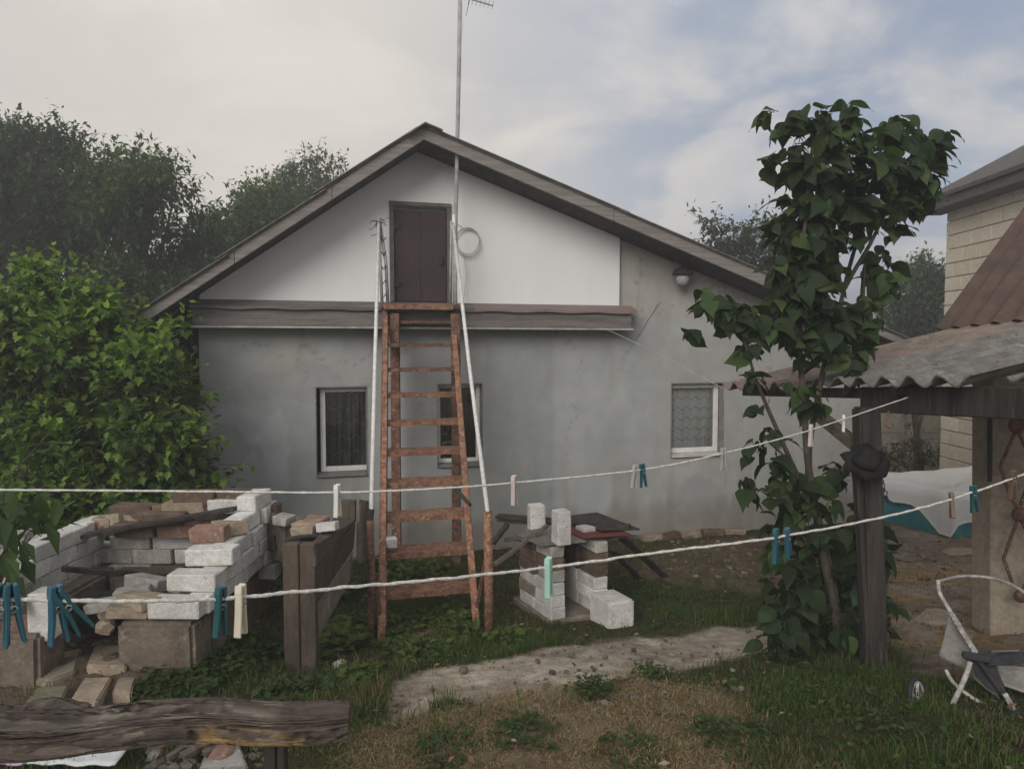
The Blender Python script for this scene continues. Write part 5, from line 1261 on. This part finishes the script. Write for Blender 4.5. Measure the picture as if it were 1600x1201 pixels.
def clump_leaves(clumps, size, base, per_twig=9, droop=.35, colvar=.35, tipcol=None, kind='lobed', twiglen=None):
    """clumps: (centre, radius xyz, n). twigs radiate from inside each clump and carry leaves"""
    PP = []; DD = []; UU = []; SS = []; CC = []; TW = []
    for c, r, n in clumps:
        nt = max(1, n//per_twig); c = np.array(c); r = np.array(r)
        d = rand_dir(nt); rad = RNG.uniform(.35, 1.0, (nt, 1))**.6
        st = c+d*r*rad*.75
        tl = (twiglen or .35*r.mean())*RNG.uniform(.6, 1.4, (nt, 1)); td = d+np.array([0, 0, .25])+RNG.normal(size=(nt, 3))*.45; td /= np.linalg.norm(td, axis=1, keepdims=True)
        en = st+td*tl; TW.append((st, en))
        for k in range(per_twig):
            f = (k+.5)/per_twig; p = st+(en-st)*f+RNG.normal(size=(nt, 3))*size*.35
            dd = td*.5+rand_dir(nt)*.9; dd[:, 2] -= droop
            PP.append(p); DD.append(dd); u = rand_dir(nt)*.45+np.array([0, 0, 1.]); UU.append(u)
            SS.append(size*RNG.uniform(.65, 1.25, nt)*(1-.25*f))
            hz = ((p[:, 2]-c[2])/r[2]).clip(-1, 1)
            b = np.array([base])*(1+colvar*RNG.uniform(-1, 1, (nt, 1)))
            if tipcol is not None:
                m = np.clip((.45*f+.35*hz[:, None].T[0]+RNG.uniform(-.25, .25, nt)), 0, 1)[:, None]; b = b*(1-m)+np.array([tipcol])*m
            CC.append(b)
    return np.concatenate(PP), np.concatenate(DD), np.concatenate(UU), np.concatenate(SS), np.concatenate(CC), TW
def twigs_into(m, TW, r, every=1):
    for st, en in TW:
        for a, b in list(zip(st, en))[::every]: m.tube([a, (a+b)/2+rand_dir(1)[0]*.01, b], [r, r*.8, r*.4], 3, False)
def limb(m, pts, r0, r1, seg=8):
    P_ = [Vector(p) for p in pts]; n = len(P_); out = []
    for i in range(n-1):
        for k in range(4):
            p = P_[i].lerp(P_[i+1], k/4); p = p+Vector((noise.noise(p*3), noise.noise(p*3+Vector((9, 0, 0))), 0))*r0*.5 if (i or k) else p; out.append(p)
    out.append(P_[-1]); m.tube(out, [r0+(r1-r0)*i/(len(out)-1) for i in range(len(out))], seg)
def tree(name, label, cat, base, cl, n_scale, size, basec, tip, group=None, trunk_r=.12, kind='simple', mat='leaf_far', per=9, twigl=None, twig_r=.006, every=2, droop=.3):
    """cl: list of (px,py,radius_px,Y,n)"""
    t = thing(name, label, cat, base, 0, group); clumps = []
    tr = MB(); b = Vector(base); ctr = Vector()
    for px, py, rp, Y, n in cl: ctr += P(px, py, Y)
    ctr /= len(cl); fork = Vector((b.x*.5+ctr.x*.5, b.y*.5+ctr.y*.5, b.z+(ctr.z-b.z)*.45))
    limb(tr, [b-Vector((0, 0, .1)), b.lerp(fork, .5)+Vector((.05, 0, 0)), fork], trunk_r, trunk_r*.6, 10)
    for px, py, rp, Y, n in cl:
        c = P(px, py, Y); r = rp/F*Y; clumps.append((c, (r, r*1.1, r*.95), int(n*n_scale)))
        limb(tr, [fork, fork.lerp(c, .5)+Vector((0, 0, .15*(c-fork).length*.5)), c], trunk_r*.4, trunk_r*.08, 6)
    tr.build('trunk', M_['bark'], t, True)
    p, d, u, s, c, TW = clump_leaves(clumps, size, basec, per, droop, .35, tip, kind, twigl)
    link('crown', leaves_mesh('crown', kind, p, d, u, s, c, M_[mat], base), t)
    tm = MB(); twigs_into(tm, TW, twig_r, every); o = tm.build('twigs', M_['bark'], t); o['kind'] = 'stuff'
    return t
rt = random.Random(5)
def auto(px0, px1, topf, boty, Y, n, rp, cnt):
    out = []
    for _ in range(n):
        px = rt.uniform(px0, px1); r = rp*rt.uniform(.7, 1.25); ty = topf(px)+r*1.02; py = rt.uniform(ty, max(ty+5, boty)); out.append((px, py, r, Y+rt.uniform(-1.2, 1.2), cnt))
    return out
def topl(x): return float(np.interp(x, [-200, 0, 60, 100, 130, 150, 200, 240, 280, 310, 340, 400, 430, 460, 500, 530, 560, 620], [150, 188, 200, 205, 225, 255, 240, 248, 262, 300, 330, 285, 290, 250, 238, 262, 300, 340]))
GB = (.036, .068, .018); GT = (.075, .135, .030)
def bgtree(nm, label, px, Y, x0, x1, n, rp, cnt, bot, basec=GB, tip=GT, edge=()):
    b = P(px, 700, Y); b.z = -.05
    cl = auto(x0, x1, topl, bot, Y, n, rp, cnt)+[(ex, topl(ex)+er, er, Y, ec) for ex, er, ec in edge]
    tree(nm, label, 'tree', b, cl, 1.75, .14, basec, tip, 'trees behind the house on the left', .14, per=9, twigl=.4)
bgtree('broadleaf_tree', 'darkest tall tree at the left edge of the picture', 10, 13, -160, 120, 34, 55, 620, 560, (.030, .056, .016), (.06, .105, .026), ((20, 30, 380), (90, 28, 380), (115, 22, 260)))
bgtree('broadleaf_tree', 'dense tree behind the bright bush with a double pointed crown', 220, 12.5, 110, 340, 36, 48, 620, 560, edge=((200, 26, 300), (238, 26, 300), (275, 28, 300), (170, 22, 200)))
bgtree('broadleaf_tree', 'rounded tree just left of the roof slope', 380, 15.5, 310, 460, 22, 38, 620, 480, (.05, .088, .026), (.095, .15, .04), ((400, 26, 220), (425, 30, 240)))
bgtree('broadleaf_tree', 'airy pale tree rising behind the upper left roof slope', 500, 17, 440, 560, 10, 34, 420, 440, (.06, .085, .038), (.11, .145, .065), ((470, 22, 150), (495, 26, 170), (525, 20, 110)))
def topr(x): return float(np.interp(x, [1080, 1110, 1150, 1180, 1230], [352, 338, 350, 345, 380]))
b = P(1160, 700, 15); b.z = -.05
tree('broadleaf_tree', 'small airy tree behind the right end of the house roof', 'tree', b, [(1120, 372, 18, 15, 150), (1112, 350, 10, 15, 50), (1150, 385, 24, 15, 320), (1180, 365, 22, 15, 260), (1200, 400, 34, 15, 520), (1155, 410, 30, 15, 520), (1240, 400, 34, 15, 400), (1115, 405, 20, 15, 160), (1215, 440, 30, 15, 400)], 1.6, .15, (.03, .05, .02), (.06, .095, .035), None, .10, twigl=.4)
b = P(1430, 720, 17); b.z = -.05
tree('broadleaf_tree', 'green tree between the leafy tree and the cream block house', 'tree', b, [(1445, 425, 24, 17, 500), (1460, 450, 26, 17, 500), (1420, 455, 26, 17, 600), (1405, 490, 28, 17, 600), (1440, 495, 34, 17, 900), (1470, 500, 30, 17, 500), (1390, 525, 24, 17, 450), (1430, 535, 34, 17, 900), (1455, 560, 30, 17, 400), (1480, 440, 24, 17, 300)], 1.5, .15, (.045, .075, .025), (.09, .135, .045), None, .12, twigl=.35)
# trees and shrub before the fence, under the beam
b = P(1432, 730, 12); b.z = 0
tree('young_tree', 'slender dark trunked young tree before the concrete fence', 'tree', b, [(1432, 560, 26, 12, 260), (1420, 600, 26, 12, 220), (1448, 630, 18, 12, 150), (1425, 655, 14, 12, 60)], 1, .07, (.035, .05, .022), (.06, .09, .035), None, .10, twigl=.2)
b = P(1420, 728, 11.5); b.z = 0
tree('low_shrub', 'low dark shrub growing against the concrete fence', 'shrub', b, [(1400, 712, 20, 11.5, 300), (1430, 704, 22, 11.5, 380), (1455, 712, 20, 11.5, 300), (1380, 715, 18, 11.7, 220)], 1, .06, (.03, .045, .018), (.05, .075, .028), None, .03, twigl=.15)
# bright bush in front left
def bush(name, label, base, cl, size, basec, tip, seed, nparts=0, tr=.035):
    return tree(name, label, 'bush', base, cl, 1, size, basec, tip, None, tr, 'lobed', 'leaf_bush', 7, .22, .004, 1, .25)
cl = []
rb = random.Random(21)
for (x0, x1, y0, y1, n) in ((-60, 60, 560, 760, 10), (60, 180, 560, 760, 12), (180, 282, 610, 790, 12), (-60, 60, 470, 560, 5), (60, 180, 500, 580, 6), (180, 260, 530, 600, 5), (-60, 270, 760, 830, 12)):
    for _ in range(n): cl.append((rb.uniform(x0, x1), rb.uniform(y0, y1), rb.uniform(26, 42), 5.9+rb.uniform(-.4, .5), 330))
cl += [(65, 440, 24, 5.9, 200), (80, 470, 30, 5.9, 260), (45, 462, 20, 5.9, 120), (30, 500, 30, 5.9, 240), (130, 470, 24, 5.9, 180), (160, 480, 20, 5.9, 120), (150, 520, 34, 5.8, 300), (100, 520, 34, 5.8, 300), (255, 520, 16, 6.1, 80), (230, 545, 24, 6.1, 160), (190, 520, 20, 6.0, 120), (335, 722, 14, 5.9, 40), (322, 770, 20, 5.8, 90), (285, 610, 22, 6, 150)]
b = P(120, 880, 5.9); b.z = .0
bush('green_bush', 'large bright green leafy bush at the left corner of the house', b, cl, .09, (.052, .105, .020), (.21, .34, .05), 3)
# near leaves at the left edge
b = P(-40, 900, 3.6); b.z = .4
tree('leaf_branch', 'dark drooping leafy shoots at the left edge beside the clothes line', 'shrub', b, [(10, 745, 28, 3.4, 22), (30, 790, 34, 3.5, 26), (-10, 800, 40, 3.3, 30), (45, 830, 30, 3.6, 22), (0, 850, 40, 3.6, 30)], 1, .16, (.04, .075, .02), (.08, .14, .035), None, .02, 'simple', 'leaf_bush', 7, .2, .004, 1, .4)
# the leafy tree in front of the shed
def leafy():
    base = G(1322, 1038); t = thing('leafy_tree', 'young tree with large drooping heart shaped leaves in front of the shed post', 'tree', base)
    O = np.array(base)
    stems = [([(1322, 1045, 4.25), (1305, 960, 4.25), (1285, 860, 4.22), (1268, 770, 4.2), (1258, 660, 4.2), (1252, 560, 4.2), (1250, 440, 4.15), (1262, 300, 4.1), (1275, 200, 4.1)], .030, .008),
             ([(1322, 1045, 4.3), (1300, 900, 4.3), (1262, 760, 4.3), (1272, 650, 4.3), (1290, 560, 4.3), (1320, 450, 4.3), (1350, 330, 4.3), (1350, 220, 4.25)], .026, .008),
             ([(1268, 790, 4.2), (1235, 720, 4.1), (1205, 650, 4.05), (1180, 590, 4.0), (1160, 520, 3.95)], .016, .006),
             ([(1320, 450, 4.3), (1360, 380, 4.3), (1400, 300, 4.3), (1430, 230, 4.3)], .014, .006),
             ([(1345, 480, 4.4), (1350, 420, 4.4), (1365, 350, 4.4)], .010, .005),
             ([(1290, 560, 4.3), (1330, 520, 4.3), (1350, 470, 4.35), (1352, 410, 4.35)], .012, .005),
             ([(1252, 560, 4.2), (1225, 480, 4.2), (1220, 400, 4.2), (1225, 330, 4.2)], .012, .005),
             ([(1235, 720, 4.1), (1200, 690, 4.1), (1185, 700, 4.1)], .006, .003),
             ([(1268, 790, 4.2), (1310, 740, 4.2), (1340, 720, 4.2)], .007, .003)]
    for pts, r0, r1 in stems:
        m = MB(); limb(m, [P(*q) for q in pts], r0, r1, 8); m.build('trunk' if r0 > .025 else 'limb', M_['stem'], t, True)
    cl = [(1207, 178, 13, 4.1, 6), (1228, 205, 20, 4.1, 12), (1203, 253, 13, 4.1, 7), (1247, 190, 20, 4.1, 12), (1280, 180, 14, 4.1, 6), (1290, 205, 26, 4.1, 20), (1322, 165, 12, 4.2, 5), (1330, 195, 20, 4.2, 14), (1345, 225, 26, 4.2, 22), (1385, 200, 18, 4.3, 12), (1410, 192, 16, 4.3, 10), (1415, 225, 28, 4.3, 26), (1465, 210, 14, 4.3, 7), (1482, 212, 7, 4.3, 2), (1455, 240, 24, 4.3, 20),
          (1245, 240, 24, 4.1, 16), (1225, 285, 12, 4.1, 4), (1260, 270, 34, 4.15, 34), (1305, 260, 38, 4.2, 46), (1360, 270, 40, 4.2, 54), (1410, 275, 36, 4.3, 44), (1445, 280, 22, 4.3, 18), (1430, 318, 22, 4.3, 16), (1450, 308, 12, 4.3, 6),
          (1240, 320, 24, 4.15, 16), (1280, 320, 38, 4.15, 48), (1330, 325, 40, 4.25, 54), (1385, 330, 32, 4.3, 32), (1215, 350, 16, 4.15, 9), (1230, 375, 26, 4.15, 24), (1272, 378, 40, 4.15, 54), (1320, 372, 30, 4.25, 26), (1395, 362, 14, 4.3, 6),
          (1212, 415, 24, 4.15, 18), (1250, 430, 38, 4.15, 50), (1295, 430, 30, 4.2, 30), (1375, 395, 16, 4.35, 8), (1372, 430, 24, 4.35, 16), (1393, 450, 14, 4.35, 6), (1390, 415, 10, 4.35, 3),
          (1235, 480, 34, 4.15, 38), (1275, 480, 34, 4.2, 38), (1320, 490, 26, 4.3, 20), (1350, 475, 18, 4.35, 8), (1250, 530, 26, 4.2, 24), (1290, 525, 34, 4.2, 38), (1335, 530, 28, 4.3, 22), (1325, 560, 28, 4.25, 20), (1265, 555, 16, 4.2, 7), (1362, 505, 10, 4.35, 4),
          (1110, 475, 20, 3.95, 11), (1100, 455, 8, 3.95, 2), (1138, 492, 30, 3.95, 26), (1168, 500, 30, 3.97, 28), (1078, 518, 12, 3.95, 4), (1196, 508, 22, 4.0, 16), (1172, 550, 24, 4.0, 14), (1178, 590, 18, 4.0, 9), (1225, 505, 16, 4.05, 9), (1215, 470, 12, 4.1, 4),
          (1240, 610, 24, 4.15, 9), (1262, 620, 22, 4.15, 7), (1185, 640, 12, 4.05, 3), (1200, 675, 14, 4.05, 5), (1178, 702, 20, 4.1, 6), (1205, 730, 20, 4.1, 9), (1225, 690, 10, 4.1, 2), (1290, 640, 12, 4.2, 4),
          (1172, 762, 22, 4.15, 8), (1215, 765, 32, 4.15, 18), (1258, 760, 32, 4.15, 18), (1300, 742, 26, 4.2, 9), (1332, 748, 20, 4.2, 5), (1285, 790, 26, 4.2, 9), (1335, 795, 14, 4.2, 3), (1240, 800, 30, 4.15, 14)]
    for y in range(840, 1040, 34):
        for x in range(1225, 1395, 34): cl.append((x+rt.uniform(-10, 10), y+rt.uniform(-10, 10), 36, 4.3+rt.uniform(-.15, .25), 15))
    clumps = []
    for px, py, rp, Y, n in cl:
        r = rp/F*Y; clumps.append((P(px, py, Y), (r, r*1.2, r), int(n*1.2)+1))
    PP = []; DD = []; UU = []; SS = []; CC = []; pet = MB()
    for (c, r, n) in clumps:
        c = np.array(c); r = np.array(r)
        d = rand_dir(n); rad = RNG.uniform(.1, 1, (n, 1))**.45; p = c+d*r*rad*.85
        outd = d*np.array([1, 1, .4])+RNG.normal(size=(n, 3))*.6; outd[:, 2] = -RNG.uniform(-.15, 1.5, n)
        PP.append(p); DD.append(outd); u = d*.6+rand_dir(n)*.6+np.array([0, -.15, .6]); UU.append(u); SS.append(.122*RNG.uniform(.35, 1.25, n))
        g = RNG.uniform(.45, 1.3, (n, 1)); low = 1.0
        m = RNG.uniform(0, 1, (n, 1))**3*.7
        CC.append((np.array([[.036, .064, .030]])*g)*(1-m)+np.array([[.12, .18, .05]])*m)
        yl = RNG.uniform(0, 1, (n, 1)) < .006; CC[-1] = np.where(yl, np.array([[.25, .21, .06]]), CC[-1])
        for k in range(0, n, 1):
            a = Vector(p[k]); b = Vector(c+(p[k]-c)*.35); pet.tube([b, (a+b)/2+Vector((0, 0, .01)), a], [.0028, .002, .0013], 3, False)
    o = pet.build('twigs', M_['stem'], t); o['kind'] = 'stuff'
    p, d, u, s, c = [np.concatenate(q) for q in (PP, DD, UU, SS, CC)]
    order = np.argsort(p[:, 1]-s*2)       # nearest and largest first
    first = order[:300]; rest = order[300:]
    V0, F0 = TPL['heart']
    X, Y_, Z = frames(d, u)
    meshes = []
    for k in range(5):
        cc = c[order[k*31]]; meshes.append(npmesh('leaf', V0*np.array([1, .92+.04*k, .8+.15*k]), F0, M_['leaf_tree'], np.repeat(cc[None], len(V0), 0), True))
    for k, i in enumerate(first):
        o = bpy.data.objects.new('leaf', meshes[k % 5]); COL.objects.link(o); o.parent = t
        M = Matrix(((X[i][0], Y_[i][0], Z[i][0]), (X[i][1], Y_[i][1], Z[i][1]), (X[i][2], Y_[i][2], Z[i][2])))
        o.location = Vector(p[i]-O); o.rotation_euler = M.to_euler(); o.scale = (s[i],)*3
    me = leaves_mesh('foliage', 'heart', p[rest], d[rest], u[rest], s[rest], c[rest], M_['leaf_tree'], O); me.polygons.foreach_set('use_smooth', np.ones(len(me.polygons), bool))
    o = link('foliage', me, t); o['kind'] = 'stuff'
    print('leafy leaves', len(p))
leafy()
# ================================================================== GRASS AND WEEDS
def blades(name, label, n, xr, yr, wt, hmin, hmax, wid, colf, lean=.5, tries=3, keep_out=True):
    x = RNG.uniform(*xr, n*tries); y = RNG.uniform(*yr, n*tries)
    vis = np.abs(x/y) < .76
    x, y = x[vis], y[vis]; z = zones(x, y); w = wt(x, y, z); ok = RNG.uniform(0, 1, len(x)) < w; x, y = x[ok][:n], y[ok][:n]
    n = len(x); h = RNG.uniform(hmin, hmax, n)*(.25+1.9*np.clip(fbm(x*4, y*4, 99, 4)-.25, 0, 1)); a = RNG.uniform(0, 2*np.pi, n); l = RNG.uniform(.1, 1, n)*lean
    g = gz(x, y)-.006; dx, dy = np.cos(a), np.sin(a); b = RNG.uniform(0, 2*np.pi, n); wx, wy = np.cos(b)*wid*.5*RNG.uniform(.6, 1.4, n), np.sin(b)*wid*.5
    P0 = np.stack([x-wx, y-wy, g], 1); P1 = np.stack([x+wx, y+wy, g], 1)
    m = np.stack([x+dx*h*l*.35, y+dy*h*l*.35, g+h*.6], 1); P2 = m+np.stack([wx*.8, wy*.8, 0*h], 1); P3 = m-np.stack([wx*.8, wy*.8, 0*h], 1)
    T1 = np.stack([x+dx*h*l+wx*.1, y+dy*h*l+wy*.1, g+h*(1-.35*l)], 1); T2 = T1-np.stack([wx*.2, wy*.2, 0*h], 1)
    V = np.stack([P0, P1, P2, P3, T1, T2], 1).reshape(-1, 3); i = np.arange(n)*6
    Fq = np.concatenate([np.stack([i, i+1, i+2, i+3], 1), np.stack([i+3, i+2, i+4, i+5], 1)])
    c = colf(x, y, n); o = link(name, npmesh(name, V, Fq, M_['grass'], np.repeat(c, 6, 0))); o['kind'] = 'stuff'; tag(o, label, 'grass')
def cg(x, y, n):
    m = RNG.uniform(0, 1, (n, 1))**2; f = fbm(x*2, y*2, 123, 3)[:, None]; dry = (RNG.uniform(0, 1, (n, 1)) < .10+.35*sstep(fbm(x*1.3+5, y*1.3, 321, 3), .5, .62)[:, None])
    c = np.array([[.042, .082, .018]])*(.6+.8*f)*(1-m)+np.array([[.10, .155, .035]])*m; return np.where(dry, np.array([[.17, .14, .075]]), c)
def cd(x, y, n): return np.array([[.34, .26, .15]])*RNG.uniform(.4, 1.35, (n, 1))
def wgreen(x, y, z):
    w = 1-np.clip(z['path']*1.1+z['dry']*.93+z['yard']*.92+z['dirt']*.75+z['rub']*.93, 0, 1); pt = sstep(fbm(x*1.7, y*1.7, 140, 3), .30, .5)
    return w*(.22+.78*pt)*np.clip(1.4-y*.11, .35, 1)
blades('grass', 'short green grass covering the yard around the path', 120000, (-3.2, 4.2), (2.35, 8.2), wgreen, .025, .072, .0046, cg, .7, 5)
blades('tall_grass', 'taller grass tufts standing in the lawn and along the path edge', 9000, (-3.2, 4.2), (2.35, 8.0), lambda x, y, z: wgreen(x, y, z)*sstep(fbm(x*3.3+7, y*3.3, 555, 3), .55, .66), .07, .14, .005, cg, .75, 12)
blades('dry_grass', 'dry straw coloured grass in the foreground right of the beam', 26000, (-1.6, 2.2), (2.3, 4.2), lambda x, y, z: z['dry']*.8+z['path']*.05, .012, .05, .0032, cd, 2.6, 6)
blades('straw', 'sparse straw and dead stems along path and wall foot', 9000, (-2.5, 4.5), (2.5, 7.9), lambda x, y, z: .15+.4*z['dirt']+.25*z['yard']+.12*z['path'], .012, .045, .003, cd, 2.4, 4)
def litter():
    n = 1500; x = RNG.uniform(-3, 4.5, n*2); y = RNG.uniform(2.4, 7.8, n*2); k = np.abs(x/y) < .76; x, y = x[k][:n], y[k][:n]; n = len(x)
    d = rand_dir(n); d[:, 2] *= .15; p = np.stack([x, y, gz(x, y)+RNG.uniform(.006, .035, n)], 1)
    c = np.array([[.20, .13, .065]])*RNG.uniform(.4, 1.6, (n, 1)); c[::4] = np.array([.12, .15, .04]); c[::9] = np.array([.36, .30, .2])
    o = link('fallen_leaves', leaves_mesh('fallen_leaves', 'simple', p, d, rand_dir(n)*.5+np.array([0, 0, 1.]), RNG.uniform(.018, .05, n), c, M_['grass'], (0, 0, 0))); o['kind'] = 'stuff'; tag(o, 'fallen leaves and bits of litter lying over grass and path', 'leaves')
litter()
def weeds(name, label, regs, size, basec, tipc, kind='lobed', hmax=.14, cat='weeds'):
    PP = []; DD = []; UU = []; SS = []; CC = []
    for (px, py, rpx, n, hh) in regs:
        c = G(px, py); r = rpx/F*c.y
        for _ in range(n):
            a = RNG.uniform(0, 6.28); q = r*math.sqrt(RNG.uniform(0, 1)); x = c.x+math.cos(a)*q; y = c.y+math.sin(a)*q*1.3; z = float(gz(x, y)); h = hh*RNG.uniform(.4, 1)*(1-.5*q/r); k = 9
            f = RNG.uniform(.15, 1, k)[:, None]; p = np.array([[x, y, z]])+np.concatenate([RNG.normal(size=(k, 2))*.03, f*h], 1)
            d = rand_dir(k); d[:, 2] = RNG.uniform(-.2, .5, k); PP.append(p); DD.append(d); UU.append(rand_dir(k)*.3+np.array([0, 0, 1.])); SS.append(size*RNG.uniform(.5, 1.2, k))
            m = f*RNG.uniform(.2, 1, (k, 1)); CC.append(np.array([basec])*(1-m)+np.array([tipc])*m)
    p, d, u, s, c = [np.concatenate(q) for q in (PP, DD, UU, SS, CC)]
    o = link(name, leaves_mesh(name, kind, p, d, u, s, c, M_['leaf_bush'], (0, 0, 0))); o['kind'] = 'stuff'; tag(o, label, cat)
weeds('leafy_weeds', 'leafy green weeds growing round the foot of the staircase', [(520, 1010, 55, 70, .16), (560, 990, 50, 50, .18), (480, 1035, 40, 40, .12), (620, 985, 50, 60, .16), (680, 975, 50, 60, .16), (720, 985, 40, 40, .14), (640, 1020, 50, 40, .10), (700, 1015, 40, 30, .10), (520, 930, 40, 40, .25), (650, 905, 60, 60, .2), (560, 1060, 40, 30, .08), (800, 1000, 40, 30, .10)], .062, (.045, .075, .018), (.12, .17, .035))
weeds('tall_weeds', 'taller weeds crowding along the outer side of the brick enclosure', [(335, 1000, 36, 60, .30), (360, 975, 34, 60, .30), (385, 950, 30, 50, .28), (400, 925, 26, 40, .26), (315, 1030, 30, 50, .2), (350, 1030, 40, 50, .2)], .05, (.026, .045, .014), (.05, .085, .022))
weeds('low_weeds', 'low dark green weeds between the brick enclosure and the trough', [(330, 1060, 80, 90, .10), (400, 1040, 60, 80, .14), (400, 950, 40, 70, .25), (420, 900, 40, 60, .22), (280, 1090, 60, 50, .08), (470, 1080, 60, 40, .08), (350, 1010, 50, 50, .14), (590, 890, 40, 40, .2)], .045, (.030, .055, .016), (.06, .10, .025))
weeds('meadow_weeds', 'scattered small weeds in the grass right of the grill and near the leafy tree', [(1000, 950, 80, 60, .08), (1100, 940, 90, 60, .08), (925, 1085, 30, 26, .12), (1020, 1062, 24, 18, .12), (1250, 1080, 110, 26, .06), (1350, 1120, 110, 24, .06), (1150, 1150, 60, 30, .06), (830, 1150, 60, 22, .06), (700, 1170, 60, 22, .06), (990, 1180, 50, 20, .06), (1420, 1170, 90, 20, .08), (1300, 1050, 60, 30, .07)], .03, (.035, .06, .018), (.08, .12, .03))
print('done')
